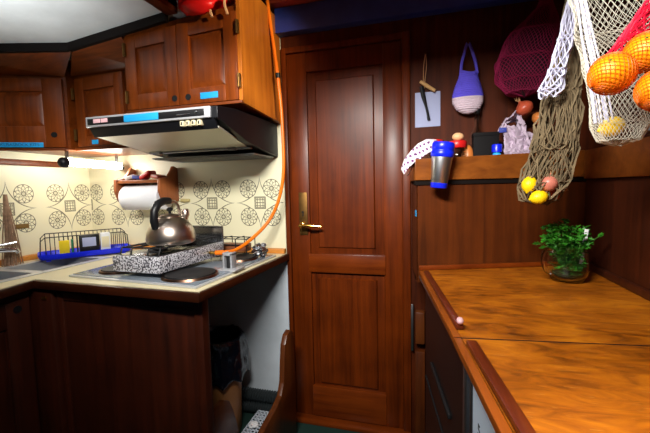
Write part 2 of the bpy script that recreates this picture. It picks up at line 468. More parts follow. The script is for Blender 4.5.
# low white deckhead on the left, high coachroof over the middle
t = bmesh.new()
pts = [(-2.09, -1.0), (-1.0, -1.0), (-1.0, 1.84), (-2.09, 1.84)]
lo = [t.verts.new((x, y, ceilz(x))) for x, y in pts]; hi = [t.verts.new((x, y, ceilz(x)+.03)) for x, y in pts]
t.faces.new(lo); t.faces.new(hi)
for i in range(4): t.faces.new((lo[i], lo[(i+1) % 4], hi[(i+1) % 4], hi[i]))
bmesh.ops.recalc_face_normals(t, faces=t.faces)
b = MB(); b._merge(t); struct('ceiling', b, 'ceil', 'white sloping deckhead', smooth=0)
struct('ceiling_coachroof', MB().box(-1.0, 1.0, -1.0, 1.84, 2.28, 2.32), 'ceil', 'higher deckhead over the galley', smooth=0)
struct('trim_1', MB().box(-1.055, -1.0, -1.0, 1.35, 2.005, 2.28, .006), 'beamy', 'wooden carlin along the deckhead edge', smooth=30)
# dark moulding where the deckhead meets the cabinets
b = MB()
dd = Vector((.22, .134, 0)).normalized()
def trimseg(p, q, h=.036, th=.02):
    p = Vector(p); q = Vector(q); d = (q-p); L = d.length; d.normalize(); n = Vector((-d.y, d.x, 0))
    t = bmesh.new(); vs = []
    for e in (p, q):
        zc = ceilz(e.x) - .001
        for off, z in ((0, zc), (th, zc), (th, zc-h), (0, zc-h)):
            w = e + n*off; vs.append(t.verts.new((w.x, w.y, z)))
    A, B = vs[:4], vs[4:]
    t.faces.new(A); t.faces.new(B)
    for i in range(4): t.faces.new((A[i], A[(i+1) % 4], B[(i+1) % 4], B[i]))
    bmesh.ops.recalc_face_normals(t, faces=t.faces)
    b._merge(t)
trimseg((-2.04, 1.053, 0), (-1.587, 1.329, 0)); trimseg((-1.587, 1.329, 0), (-1.056, 1.337, 0))
struct('trim_2', b, 'dark', 'dark moulding along the edge of the white deckhead', smooth=0)
def cornice(a0, a1, b0, b1, zb):
    t = bmesh.new(); vs = []
    for (x, y), (x2, y2) in ((a0, b0), (a1, b1)):
        zc = ceilz(x) - .004
        for w in ((x, y, zc-.02), (x2, y2, zb), (x2, y2, zb+.02), (x, y, zc)): vs.append(t.verts.new(w))
    A, B = vs[:4], vs[4:]
    t.faces.new(A); t.faces.new(B)
    for i in range(4): t.faces.new((A[i], A[(i+1) % 4], B[(i+1) % 4], B[i]))
    bmesh.ops.recalc_face_normals(t, faces=t.faces)
    return MB()._merge(t)
struct('trim_12', cornice((-2.04, 1.075), (-1.587, 1.351), (-2.041, 1.262), (-1.735, 1.424), 1.846), 'cabx', 'dark wooden cornice above the diagonal cabinet', smooth=0)
struct('trim_13', cornice((-1.587, 1.351), (-1.3125, 1.355), (-1.735, 1.46), (-1.3125, 1.46), 1.858), 'cabx', 'dark wooden cornice above the corner cabinet', smooth=0)
struct('trim_3', MB().box(-.955, .9, 1.69, YB, 2.165, 2.275, .006), 'beam', 'reddish beam high above the door', smooth=30)
struct('trim_4', MB().box(-.73, .9, 1.735, YB, 2.042, 2.163, .004), 'navy', 'navy blue board below the beam above the door', smooth=30)
struct('trim_5', MB().box(XA, 0.95, .44, .55, 1.925, 2.28, .008), 'beam', 'unseen cross beam added to shade the door and cabinet tops', smooth=30)  # added out of view to keep hatch light off the upper walls
# ledge round the back of the worktop
b = MB(); b.box(XA, XA+.035, .6, YB, ZC, ZC+.026, .004); b.box(XA+.035, -.728, YB-.03, YB, ZC, ZC+.026, .004)
struct('trim_6', b, 'ledge', 'pale wooden ledge round the back of the worktop')
# cleat on the side wall under the cabinet
struct('trim_7', MB().box(XA, XA+.018, .9, 1.61, 1.418, 1.449, .003), 'cabx', 'brown cleat on the side wall below the cabinet')
# door frame
b = MB(); b.box(-.722, -.697, YB-.012, YB+.03, 0, 1.985, .004); b.box(-.112, -.074, YB-.014, YB+.03, 0, 1.985, .004); b.box(-.697, -.112, YB-.012, YB+.03, 1.955, 1.985, .004)
struct('trim_8', b, 'door', 'mahogany door frame')
struct('trim_9', MB().box(-.722, -.074, YB-.05, YB+.02, 0, .022, .004), 'rail', 'wooden threshold of the door')

# ---- door
d1 = thing('door_1', 'mahogany door with two raised panels and a brass lever', 'door', (-.405, YB, .022)); d1['kind'] = 'structure'
YD = YB + .002
b = MB()
b.box(-.696, -.592, YD, YD+.035, .024, 1.954, .002); b.box(-.204, -.113, YD, YD+.035, .024, 1.954, .002)
b.build('stile', 'door', d1)
b = MB(); b.box(-.592, -.204, YD+.001, YD+.034, 1.857, 1.953, .002)
b.build('top_rail', 'door', d1)
MB().box(-.602, -.196, YD-.006, YD+.034, .822, .922, .005).build('lock_rail', 'rail', d1)
MB().box(-.598, -.198, YD-.006, YD+.034, .026, .196, .005).build('bottom_rail', 'rail', d1)
def raised_panel(x0, x1, z0, z1, fx, fz0, fz1, name):
    b = MB(); b.box(x0, x1, YD+.016, YD+.03, z0, z1)
    t = bmesh.new()
    O = [t.verts.new(p) for p in ((x0, YD+.016, z0), (x1, YD+.016, z0), (x1, YD+.016, z1), (x0, YD+.016, z1))]
    K = [t.verts.new(p) for p in ((x0+fx-.006, YD+.013, z0+fz0-.006), (x1-fx+.006, YD+.013, z0+fz0-.006), (x1-fx+.006, YD+.013, z1-fz1+.006), (x0+fx-.006, YD+.013, z1-fz1+.006))]
    I = [t.verts.new(p) for p in ((x0+fx, YD+.004, z0+fz0), (x1-fx, YD+.004, z0+fz0), (x1-fx, YD+.004, z1-fz1), (x0+fx, YD+.004, z1-fz1))]
    for A, B in ((O, K), (K, I)):
        for k in range(4): t.faces.new((A[k], A[(k+1) % 4], B[(k+1) % 4], B[k]))
    t.faces.new(I); bmesh.ops.recalc_face_normals(t, faces=t.faces); b._merge(t)
    b.build(name, 'door', d1, smooth=25)
raised_panel(-.592, -.204, .922, 1.857, .05, .035, .05, 'upper_panel')
raised_panel(-.592, -.204, .196, .822, .042, .02, .035, 'lower_panel')
hp = MB().box(-.648, -.602, YD-.006, YD, 1.02, 1.245, .002).build('handle_plate', 'obrass', d1)
b = MB(); b.lathe([(0, 0), (.016, 0), (.014, .02), (.009, .022), (.009, .05)], (0, 0, 0), 16, Matrix.Translation((-.628, YD-.006, 1.075)) @ Matrix.Rotation(PI/2, 4, 'X'))
b.tube([(-.632, YD-.05, 1.075), (-.60, YD-.053, 1.076), (-.565, YD-.052, 1.074), (-.53, YD-.048, 1.072), (-.515, YD-.047, 1.07)], [.009, .009, .008, .007, .005], 10)
b.build('lever_handle', 'brass', hp)
MB().prism([(-.6275+.006*math.cos(a), 1.142+.006*math.sin(a)) for a in [PI*i/8 - .3 for i in range(14)]] + [(-.631, 1.12), (-.624, 1.12)], YD-.0075, YD-.0055, 'y').build('keyhole', 'black', hp)

# ------------------------------------------------------------------ cabinets on the left
def finger_hole(mtx, u, w, r, parent):
    b = MB(); b.lathe([(r*1.12, -.001), (r*1.12, .0015), (r, .0015), (r*.98, -.001)], n=24, cap=False, mtx=mtx @ Matrix.Translation((u, 0, w)) @ Matrix.Rotation(PI/2, 4, 'X'))
    b.lathe([(0, .0004), (r, .0004)], n=24, cap=False, mtx=mtx @ Matrix.Translation((u, 0, w)) @ Matrix.Rotation(PI/2, 4, 'X'))
    return b.build('finger_hole', 'black', parent)
def hinge(mtx, u, w, parent, h=.055):
    b = MB(); b.box(-.007, .007, -.006, .002, -h/2, h/2, .001); b.tube([(0, -.007, -h/2), (0, -.007, h/2)], .0045, 8)
    bmesh.ops.transform(b.bm, matrix=mtx @ Matrix.Translation((u, 0, w)), verts=b.bm.verts)
    return b.build('hinge', 'obrass', parent)

# double door wall cabinet over the hood
wc = thing('wall_cabinet', 'teak wall cabinet with two panelled doors and golden side above the range hood', 'cabinet', (-1.0, 1.6, 1.627))
MB().prism([(-1.31, 1.382), (-.745, 1.382), (-.745, YB-.002), (-1.31, YB-.002)], 1.627, 2, 'z', top=[1.985, 2.02, 2.02, 1.985]).build('body', 'cab', wc, smooth=0)
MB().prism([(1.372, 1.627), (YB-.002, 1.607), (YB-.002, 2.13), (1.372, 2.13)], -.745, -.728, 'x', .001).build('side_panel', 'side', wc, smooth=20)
dm = frame_mtx((-1.302, 1.362, 1.637), (1, 0, 0), (0, -1, 0))
dl = panel_door_mb(.272, .318, .058, .055, .062, dm, .334).build('door', 'cab', wc, smooth=25)
finger_hole(dm, .252, .03, .012, dl); hinge(dm, .003, .262, dl); hinge(dm, .003, .055, dl)
dm = frame_mtx((-1.027, 1.362, 1.637), (1, 0, 0), (0, -1, 0))
dr = panel_door_mb(.283, .336, .058, .055, .062, dm, .352).build('door', 'cab', wc, smooth=25)
finger_hole(dm, .045, .03, .012, dr); hinge(dm, .291, .285, dr); hinge(dm, .291, .075, dr)
MB().box(.105, .19, -.0012, .0006, .016, .042, .0003, dm).build('tape_label', 'tape', dr)
MB().box(-1.31, -.728, 1.362, 1.38, 1.622, 1.635, .002).build('bottom_rail', 'cabx', wc)

# set-back corner cabinet
cc = thing('corner_cabinet', 'small teak corner cabinet with one panelled door left of the range hood', 'cabinet', (-1.52, 1.6, 1.488))
MB().prism([(-1.733, 1.472), (-1.382, 1.472), (-1.382, YB-.002), (-1.733, YB-.002)], 1.488, 2, 'z', top=[ceilz(x)-.004 for x in (-1.733, -1.382, -1.382, -1.733)]).prism([(-1.382, 1.472), (-1.3125, 1.472), (-1.3125, YB-.002), (-1.382, YB-.002)], 1.612, 2, 'z', top=[ceilz(x)-.004 for x in (-1.382, -1.3125, -1.3125, -1.382)]).build('body', 'cabx', cc, smooth=0)
dm = frame_mtx((-1.708, 1.45, 1.503), (1, 0, 0), (0, -1, 0))
cd = panel_door_mb(.298, .335, .055, .06, .05, dm, .345).build('door', 'cab', cc, smooth=25)
hinge(dm, -.008, .262, cd); hinge(dm, -.008, .06, cd)
MB().box(.09, .13, -.0012, .0006, .008, .03, .0003, dm).build('tape_label', 'tape', cd)
MB().box(-1.733, -1.382, 1.452, 1.471, 1.484, 1.5, .002).build('bottom_rail', 'cabx', cc)

# diagonal cabinet
u = Vector((.305, .16, 0)).normalized(); n = Vector((.16, -.305, 0)).normalized()
dc = thing('diagonal_cabinet', 'teak cabinet set across the left wall with blue tape label, below the white deckhead', 'cabinet', (-1.9, 1.5, 1.488))
P0 = (-1.735, 1.432); P1 = (-2.041, 1.432-.306*.16/.305)
MB().prism([P0, P1, (-2.041, YB-.003), (-1.735, YB-.003)], 1.488, 2, 'z', top=[ceilz(x)-.004 for x in (-1.735, -2.041, -2.041, -1.735)]).build('body', 'cabx', dc, smooth=0)
L = .338
o = Vector((-1.735, 1.41, 1.498)) - u*L
dm = frame_mtx(o, u, n)
b = panel_door_mb(L-.004, .325, .088, .06, .10, dm, .337, stl=.04)
dd_ = b.build('door', 'cab', dc, smooth=25)
finger_hole(dm, L-.052, .062, .0125, dd_)
MB().box(.03, .236, -.0012, .0006, .0, .024, .0003, dm).build('tape_label', 'tape', dd_)
text_mesh('KUSASBOCK KITS', .021, dm @ Matrix.Translation((.135, -.0014, .012)) @ Matrix.Rotation(PI/2, 4, 'X'), 'tape_writing', 'tapeink', dd_)
b = MB(); b.box(0, L-.002, -.002, .02, -.016, -.004, .002, dm); b.build('bottom_rail', 'cabx', dc)

# lamp under the cabinets
lp = thing('under_cabinet_lamp', 'white tube lamp with black end below the left cabinets', 'lamp', (-1.77, 1.55, 1.42))
for y_ in (1.415, 1.72): MB().box(-1.76, -1.745, y_, y_+.01, 1.43, 1.487, .002).build('bracket', 'steelb', lp)
MB().tube([(-1.752, 1.412, 1.427), (-1.752, 1.745, 1.423)], .02, 16).build('tube', 'lamp', lp)
b = MB(); b.lathe([(0, -.008), (.012, -.006), (.022, .003), (.026, .012), (.026, .03)], n=20, mtx=Matrix.Translation((-1.752, 1.382, 1.423)) @ Matrix.Rotation(-PI/2, 4, 'X'))
b.build('end_cap', 'black', lp)
b = MB(); b.lathe([(.021, 0), (.021, .012), (0, .014)], n=20, mtx=Matrix.Translation((-1.752, 1.745, 1.418)) @ Matrix.Rotation(-PI/2, 4, 'X'))
b.build('end_cap', 'black', lp)

# ------------------------------------------------------------------ range hood
rh = thing('range_hood', 'black and steel range hood with blue tape strip under the wall cabinet', 'range hood', (-1.07, 1.5, 1.455))
hx0, hx1 = -1.376, -.757
prof = [(1.222, 1.584), (1.36, 1.600), (YB-.003, 1.606), (YB-.003, 1.436), (1.60, 1.456), (1.45, 1.478), (1.30, 1.52), (1.222, 1.54)]
MB().prism(prof, hx0, hx1, 'x', .003).build('body', 'hoodblack', rh, smooth=20)
b = MB(); b.box(hx0-.004, -.783, 1.212, 1.224, 1.541, 1.584, .003); cs = b.build('control_strip', 'satin', rh)
MB().box(hx0+.008, -.808, 1.2095, 1.213, 1.5495, 1.5755, .001).build('strip_face', 'black', cs)
MB().box(-1.178, -1.012, 1.208, 1.21, 1.549, 1.577, .0004).build('tape', 'tape', cs)
b = MB(); b.box(-1.335, -1.30, 1.2082, 1.21, 1.556, 1.572, .0005); b.box(-1.296, -1.262, 1.2082, 1.21, 1.556, 1.572, .0005); b.build('badge', 'bead', cs)
b = MB(); b.box(-.93, -.868, 1.2082, 1.21, 1.557, 1.5605, .0004); b.box(-.842, -.836, 1.2082, 1.21, 1.556, 1.57, .0004); b.box(-.847, -.831, 1.2082, 1.21, 1.561, 1.565, .0004); b.build('slider_marks', 'steel', cs)
# recessed dark band and buttons
MB().prism([(1.222, 1.543), (1.235, 1.543), (1.262, 1.508), (1.248, 1.504)], hx0, -.775, 'x', .001).build('switch_band', 'hoodblack', rh)
for i in range(4):
    x = -.913 + i*.0255
    bt = MB().box(x-.0075, x+.0075, 1.216, 1.24, 1.517, 1.537, .002).build('button', 'lam', rh)
    MB().box(x-.003, x+.003, 1.2152, 1.2165, 1.521, 1.533, .0003).build('button_mark', 'iron', bt)
# steel visor below
t = bmesh.new()
q = [(hx0, 1.25, 1.508), (-.77, 1.25, 1.508), (-.80, 1.53, 1.464), (hx0+.02, 1.53, 1.464)]
A = [t.verts.new(p) for p in q]; B = [t.verts.new((p[0], p[1], p[2]+.006)) for p in q]
t.faces.new(A); t.faces.new(B)
for k in range(4): t.faces.new((A[k], A[(k+1) % 4], B[(k+1) % 4], B[k]))
bmesh.ops.recalc_face_normals(t, faces=t.faces)
b = MB(); b._merge(t); b.build('visor', 'visor', rh, smooth=0)
b = MB(); b.tube([(hx0+.03, 1.535, 1.462), (-.78, 1.535, 1.462)], .008, 10); b.box(-1.30, -1.27, 1.52, 1.545, 1.452, 1.466, .002); b.box(-.90, -.86, 1.52, 1.545, 1.452, 1.466, .002)
b.build('visor_rail', 'steelb', rh)
b = MB(); b.box(hx0+.03, -.775, 1.545, YB-.01, 1.432, 1.437, .001)
for i in range(14): b.box(hx0+.04, -.785, 1.552+i*.0165, 1.560+i*.0165, 1.427, 1.433)
b.build('grease_filter', 'steelb', rh, smooth=0)

# ------------------------------------------------------------------ base cabinets and worktop
bc = thing('base_cabinet', 'dark mahogany end panel of the hob peninsula', 'cabinet', (-1.1, 1.1, 0))
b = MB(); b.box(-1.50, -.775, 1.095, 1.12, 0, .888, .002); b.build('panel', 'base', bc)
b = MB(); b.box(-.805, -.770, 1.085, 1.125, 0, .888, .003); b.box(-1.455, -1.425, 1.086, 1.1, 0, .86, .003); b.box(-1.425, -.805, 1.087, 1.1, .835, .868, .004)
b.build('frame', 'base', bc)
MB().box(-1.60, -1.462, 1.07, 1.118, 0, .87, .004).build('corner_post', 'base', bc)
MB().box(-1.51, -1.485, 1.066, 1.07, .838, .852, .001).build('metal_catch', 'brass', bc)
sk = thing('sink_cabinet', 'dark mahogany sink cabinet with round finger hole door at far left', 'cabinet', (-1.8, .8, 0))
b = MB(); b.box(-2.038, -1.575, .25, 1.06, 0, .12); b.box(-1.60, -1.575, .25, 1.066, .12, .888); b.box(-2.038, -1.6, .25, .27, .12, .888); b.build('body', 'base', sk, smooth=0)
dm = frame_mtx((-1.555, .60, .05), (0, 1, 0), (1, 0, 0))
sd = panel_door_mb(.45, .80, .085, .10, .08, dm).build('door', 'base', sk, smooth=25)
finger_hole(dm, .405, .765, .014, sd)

wt = thing('worktop', 'cream laminate L-shaped worktop with wooden edging around sink and hob', 'worktop', (-1.4, 1.3, ZC-.03))
b = MB(); zt0, zt1 = ZC-.03, ZC
b.prism([(-1.545, 1.072), (-.752, 1.048), (-.722, YB-.003), (-1.545, YB-.003)], zt0, zt1)
SX0, SX1, SY0, SY1 = -1.925, -1.635, .50, 1.50
b.box(XA+.002, SX0, .3, YB-.003, zt0, zt1); b.box(SX1, -1.545, 1.1, YB-.003, zt0, zt1); b.prism([(SX1, .3), (-1.42, .3), (-1.517, .93), (-1.545, 1.072), (-1.545, 1.1), (SX1, 1.1)], zt0, zt1)
b.box(SX0, SX1, .3, SY0, zt0, zt1); b.box(SX0, SX1, SY1, YB-.003, zt0, zt1)
b.build('top', 'lam', wt, smooth=0)
b = MB()
b.prism([(-1.545, 1.072), (-.752, 1.048), (-.74, 1.028), (-1.532, 1.054)], zt0-.004, zt1-.002, 'z', .002)
b.prism([(-.752, 1.048), (-.722, YB-.003), (-.708, YB-.003), (-.74, 1.028)], zt0-.004, zt1-.002, 'z', .002)
b.prism([(-1.545, 1.072), (-1.532, 1.054), (-1.503, .93), (-1.405, .3), (-1.42, .3), (-1.517, .93)], zt0-.004, zt1-.002, 'z', .002)
b.build('wooden_edging', 'edgex', wt)

# sink
sn = thing('sink', 'stainless steel double sink in the worktop along the left wall', 'sink', (-1.78, 1.0, ZC-.15))
b = MB()
zr = ZC+.004
b.box(-1.945, -1.905, .48, 1.52, ZC+.0005, zr, .0015); b.box(-1.655, -1.615, .48, 1.52, ZC+.0005, zr, .0015)
b.box(-1.905, -1.655, .48, .52, ZC+.0005, zr, .0015); b.box(-1.905, -1.655, 1.48, 1.52, ZC+.0005, zr, .0015); b.box(-1.905, -1.655, 1.145, 1.185, ZC+.0005, zr, .0015)
b.build('rim', 'rimsteel', sn)
def basin(y0, y1, dep=.12):
    b = MB()
    x0, x1 = -1.905, -1.655
    t = bmesh.new()
    T = [t.verts.new(p) for p in ((x0, y0, zr-.001), (x1, y0, zr-.001), (x1, y1, zr-.001), (x0, y1, zr-.001))]
    B = [t.verts.new(p) for p in ((x0+.015, y0+.015, zr-dep), (x1-.015, y0+.015, zr-dep), (x1-.015, y1-.015, zr-dep), (x0+.015, y1-.015, zr-dep))]
    for k in range(4): t.faces.new((T[k], B[k], B[(k+1) % 4], T[(k+1) % 4]))
    t.faces.new(B[::-1])
    bmesh.ops.bevel(t, geom=[e for e in t.edges if not e.is_boundary], offset=.018, segments=3, profile=.5, affect='EDGES')
    b._merge(t); return b
for y0, y1 in ((.52, 1.145), (1.185, 1.48)):
    bs = basin(y0, y1).build('basin', 'basin', sn, smooth=60)
    cy = (y0+y1)/2
    MB().lathe([(.03, 0), (.03, .003), (.02, .003), (.012, .001), (0, .001)], (-1.78, cy, zr-.119), 20).build('drain', 'chrome', bs)
tp = thing('tap', 'steel tap spout at the left edge above the sink', 'tap', (-1.975, 1.06, ZC))
b = MB(); b.lathe([(.026, 0), (.026, .012), (.018, .02), (.016, .06), (0, .062)], (-1.975, 1.06, ZC+.0003), 20); b.build('tap_body', 'chrome', tp)
MB().tube([(-1.975, 1.06, .97), (-1.965, 1.08, 1.0), (-1.94, 1.13, 1.012), (-1.905, 1.19, 1.01), (-1.885, 1.235, 1.005), (-1.882, 1.243, .99)], [.012, .012, .012, .011, .011, .011], 12).build('spout', 'chrome', tp)
MB().tube([(-1.975, 1.06, .985), (-1.955, 1.13, 1.03), (-1.915, 1.205, 1.034), (-1.89, 1.245, 1.042)], [.009, .009, .008, .006], 10).build('lever', 'chrome', tp)

# bunch of straw (hand brush) beside the tap
hb = thing('hand_brush', 'upright straw hand brush beside the tap at far left', 'brush', (-1.962, 1.264, ZC))
b = MB(); random.seed(3)
for i in range(46):
    a = random.uniform(0, 2*PI); r0 = random.uniform(0, .02); r1 = r0*1.4 + .022*random.random()
    b.tube([(-1.962+r1*math.cos(a), 1.265+r1*1.2*math.sin(a), ZC+.001), (-1.962+r0*1.5*math.cos(a), 1.265+r0*1.5*math.sin(a), 1.08), (-1.964+r0*.6*math.cos(a), 1.263+r0*.6*math.sin(a), 1.21)], .0022, 4)
tag(b.build('bristles', 'bristle', hb), kind='stuff')
MB().tube([(-1.964, 1.262, 1.17), (-1.964, 1.262, 1.20), (-1.965, 1.262, 1.27)], [.015, .013, .008], 12).build('handle', 'bristle', hb)

# ------------------------------------------------------------------ dish rack and what stands in it
ang = math.atan2(.8, .6)
RK = Matrix.Translation((-1.815, 1.545, ZC)) @ Matrix.Rotation(ang, 4, 'Z')
rk = thing('dish_rack', 'blue plastic dish rack with dark wire top in the corner of the worktop', 'dish rack', (-1.815, 1.545, ZC))
b = MB()
LX, LY = .215, .09
def tray_pt(u, v):
    a = 2*PI*u; c, s_ = math.cos(a), math.sin(a)
    e = .28
    x = math.copysign(abs(c)**e, c); y = math.copysign(abs(s_)**e, s_)
    prof = [(0, .014), (.93, .014), (.95, .02), (.985, .036), (1.0, .038), (1.0, .032), (.965, .012), (.9, .008), (0, .008)]
    k = v*(len(prof)-1); i = min(int(k), len(prof)-2); f = k-i
    r = prof[i][0]*(1-f)+prof[i+1][0]*f; z = prof[i][1]*(1-f)+prof[i+1][1]*f
    return (LX*x*r, LY*y*r, z)
b.grid(tray_pt, 48, 8, True)
for sx in (-1, 1):
    for sy in (-1, 1): b.box(sx*.17-.01, sx*.17+.01, sy*.06-.01, sy*.06+.01, .0003, .012)
bmesh.ops.transform(b.bm, matrix=RK, verts=b.bm.verts)
bmesh.ops.remove_doubles(b.bm, verts=b.bm.verts, dist=1e-6)
b.build('tray', 'blue', rk, smooth=60)
b = MB()
b.tube([(-.205, .075, .03), (-.2, .075, .11), (-.18, .075, .132), (.18, .075, .132), (.2, .075, .11), (.205, .075, .03)], .0028, 6)
b.tube([(-.205, -.01, .02), (-.2, -.01, .1), (-.18, -.01, .118), (.18, -.01, .118), (.2, -.01, .1), (.205, -.01, .02)], .0028, 6)
for i in range(19):
    x = -.18 + i*.02
    b.tube([(x, .075, .015), (x, .075, .132)], .002, 5); b.tube([(x, -.01, .015), (x, -.01, .118)], .002, 5)
bmesh.ops.transform(b.bm, matrix=RK, verts=b.bm.verts)
b.build('wire_rack', 'iron', rk)
def in_rack(name, label, cat, mat, x0, x1, y0, y1, z1, extra=None):
    b = MB().box(x0, x1, y0, y1, .0165, z1, .002)
    bmesh.ops.transform(b.bm, matrix=RK, verts=b.bm.verts)
    loc = RK @ Vector(((x0+x1)/2, (y0+y1)/2, .0165))
    if extra is None: return tag(b.build(name, mat, None, origin=loc), label, cat)
    t_ = thing(name, label, cat, loc); b.build('body', mat, t_)
    for (nm, mt, a0, a1, c0, c1, d0, d1) in extra:
        e = MB().box(a0, a1, c0, c1, d0, d1, .0005); bmesh.ops.transform(e.bm, matrix=RK, verts=e.bm.verts); e.build(nm, mt, t_)
    return t_
in_rack('sponge', 'yellow sponge cloth standing in the blue dish rack', 'sponge', 'yellow', -.123, -.078, -.045, -.02, .098)
in_rack('scourer', 'thin green scourer beside the yellow sponge in the dish rack', 'scourer', 'green', -.07, -.062, -.05, -.018, .102)
in_rack('black_box', 'black box with white label in the middle of the dish rack', 'box', 'black', -.035, .055, -.07, -.02, .122, [('label', 'bluepaper', -.022, .04, -.0712, -.0698, .06, .108)])
in_rack('canister', 'pale narrow carton right of the black box in the dish rack', 'carton', 'white', .062, .108, -.06, -.02, .125, [('label', 'lam', .067, .103, -.0612, -.0598, .045, .105)])

# ------------------------------------------------------------------ hob and stove
hbth = thing('electric_hob', 'grey enamel electric hob with round hotplates set in the worktop', 'hob', (-1.08, 1.35, ZC))
b = MB(); b.prism([(-1.435, 1.128), (-.778, 1.068), (-.742, 1.69), (-1.435, 1.69)], ZC+.0005, ZC+.008, 'z', .003); b.build('rim', 'rimsteel', hbth)
b = MB(); b.prism([(-1.425, 1.14), (-.79, 1.082), (-.754, 1.68), (-1.425, 1.68)], ZC+.008, ZC+.011, 'z', .001); b.build('hob_plate', 'glassblack', hbth)
for (x, y, r) in ((-1.27, 1.24, .085), (-.90, 1.205, .105), (-1.24, 1.55, .09), (-.87, 1.55, .08)):
    hp_ = MB().lathe([(0, .012), (r*.35, .012), (r*.4, .013), (r*.9, .013), (r*.92, .006), (r*.92, 0)], (x, y, ZC+.0105), 36).build('hotplate', 'hotplate', hbth)
    MB().lathe([(r*.92, 0), (r*.94, .009), (r, .009), (r*1.04, .0)], (x, y, ZC+.0105), 36, cap=False).build('hotplate_ring', 'hotring', hp_)
gs = thing('camping_stove', 'speckled grey two-burner gas stove standing on the electric hob', 'camping stove', (-1.1, 1.36, ZC+.023))
zs = ZC+.0238
SR = Matrix.Translation((-1.086, 1.345, 0)) @ Matrix.Rotation(-.05, 4, 'Z')
def sb_(b, *a, **k):
    bmesh.ops.transform(b.bm, matrix=SR, verts=b.bm.verts); return b.build(*a, **k)
hw, hl = .117, .212
b = MB(); b.box(-hw, hw, -hl, hl, zs+.006, zs+.07, .006); sb_(b, 'body', 'speckle', gs)
for x in (-.1, .1):
    for y in (-.18, .18): b = MB(); b.lathe([(.012, 0), (.014, .004), (.014, .0065)], (x, y, zs), 12); sb_(b, 'foot', 'black', gs)
b = MB(); b.box(-hw+.012, hw-.012, -hl+.015, hl-.012, zs+.07, zs+.0725, .001); sb_(b, 'hob_tray', 'steel', gs)
for y in (-.09, .1):
    b = MB(); b.lathe([(.04, 0), (.04, .006), (.026, .012), (.026, .016), (0, .018)], (0, y, zs+.072), 24); sb_(b, 'burner', 'iron', gs)
b = MB(); zg = zs+.098
for yy in (-.17, -.09, .005, .1, .18): b.tube([(-.103, yy, zg), (.103, yy, zg)], .004, 6)
for xx in (-.096, -.042, .042, .096): b.tube([(xx, -.19, zs+.0725), (xx, -.18, zg), (xx, .185, zg), (xx, .193, zs+.0725)], .004, 6)
sb_(b, 'pan_grid', 'iron', gs)
b = MB(); b.box(-hw+.02, hw, hl-.004, hl+.004, zs+.05, zs+.148, .002); b.box(-hw+.02, hw, hl-.016, hl-.002, zs+.14, zs+.148, .002); sb_(b, 'windshield', 'steel', gs)
b = MB(); b.tube([(hw-.001, .1, zs+.035), (hw+.03, .1, zs+.035)], .008, 10); sb_(b, 'gas_inlet', 'brass', gs)
GI = SR @ Vector((hw+.028, .1, zs+.035))
# kettle
kx, ky, kz = -1.045, 1.285, zg+.0045
kt = thing('kettle', 'round steel whistling kettle with black arched handle on the gas stove', 'kettle', (kx, ky, kz))
MB().lathe([(0, 0), (.088, 0), (.096, .006), (.099, .022), (.096, .045), (.087, .07), (.072, .09), (.052, .106), (.04, .112), (0, .113)], (kx, ky, kz), 40).build('body', 'kettle', kt, smooth=60)
ld = MB().lathe([(.042, 0), (.042, .005), (.03, .011), (.01, .014), (0, .014)], (kx, ky, kz+.1115), 28).build('lid', 'kettle', kt)
MB().lathe([(.006, 0), (.006, .008), (.013, .014), (.013, .022), (.006, .027), (0, .027)], (kx, ky, kz+.125), 16).build('knob', 'black', ld)
ha = Vector((.05, 1, 0)).normalized()
hpnt = [(-.083, .07), (-.09, .10), (-.086, .14), (-.066, .168), (-.032, .18), (.0, .18)]
MB().tube([(kx+ha.x*d_, ky+ha.y*d_, kz+z_) for d_, z_ in hpnt], [.014, .016, .0165, .0165, .016, .014], 12).build('handle', 'black', kt)
MB().tube([(kx+ha.x*d_, ky+ha.y*d_, kz+z_) for d_, z_ in [(-.004, .18), (.03, .176), (.05, .16), (.058, .13), (.06, .088)]], .0065, 10).build('handle_bracket', 'kettle', kt)
sp_ = MB().tube([(kx+ha.x*d_, ky+ha.y*d_, kz+z_) for d_, z_ in [(.06, .07), (.083, .092), (.094, .112)]], [.024, .019, .016], 16).build('spout', 'kettle', kt)
MB().lathe([(.018, 0), (.018, .02), (.012, .03), (0, .032)], (kx+ha.x*.095, ky+ha.y*.095, kz+.109), 16).build('whistle', 'kettle', sp_)

# wire grate with tray behind the stove
wg = thing('wire_grate', 'wire grate over a brown tray at the back right of the hob', 'grate', (-.98, 1.64, ZC+.011))
b = MB(); zb = ZC+.0115
for x in (-1.06, -.99, -.92, -.86):
    b.tube([(x, 1.595, zb), (x, 1.595, zb+.088), (x+.012, 1.595, zb+.095), (x+.012, 1.665, zb+.095), (x+.012, 1.665, zb)], .0026, 6)
for z in (.09, .06, .02): b.tube([(-1.07, 1.592, zb+z), (-.845, 1.592, zb+z)], .0026, 6)
b.tube([(-1.07, 1.667, zb+.09), (-.845, 1.667, zb+.09)], .0026, 6)
b.build('wire_frame', 'iron', wg)
MB().box(-1.05, -.865, 1.60, 1.66, zb+.025, zb+.062, .003).build('tray', 'tray', wg)
fo = MB().sphere((-.80, 1.62, zb+.032), .036, (1.1, .9, .85), 20, 14, .8, 3, freq=14)
tag(fo.build('crumpled_foil', 'foil', None, origin=(-.80, 1.62, zb+.002), smooth=20), 'crumpled silver foil at the back right corner of the hob', 'foil')
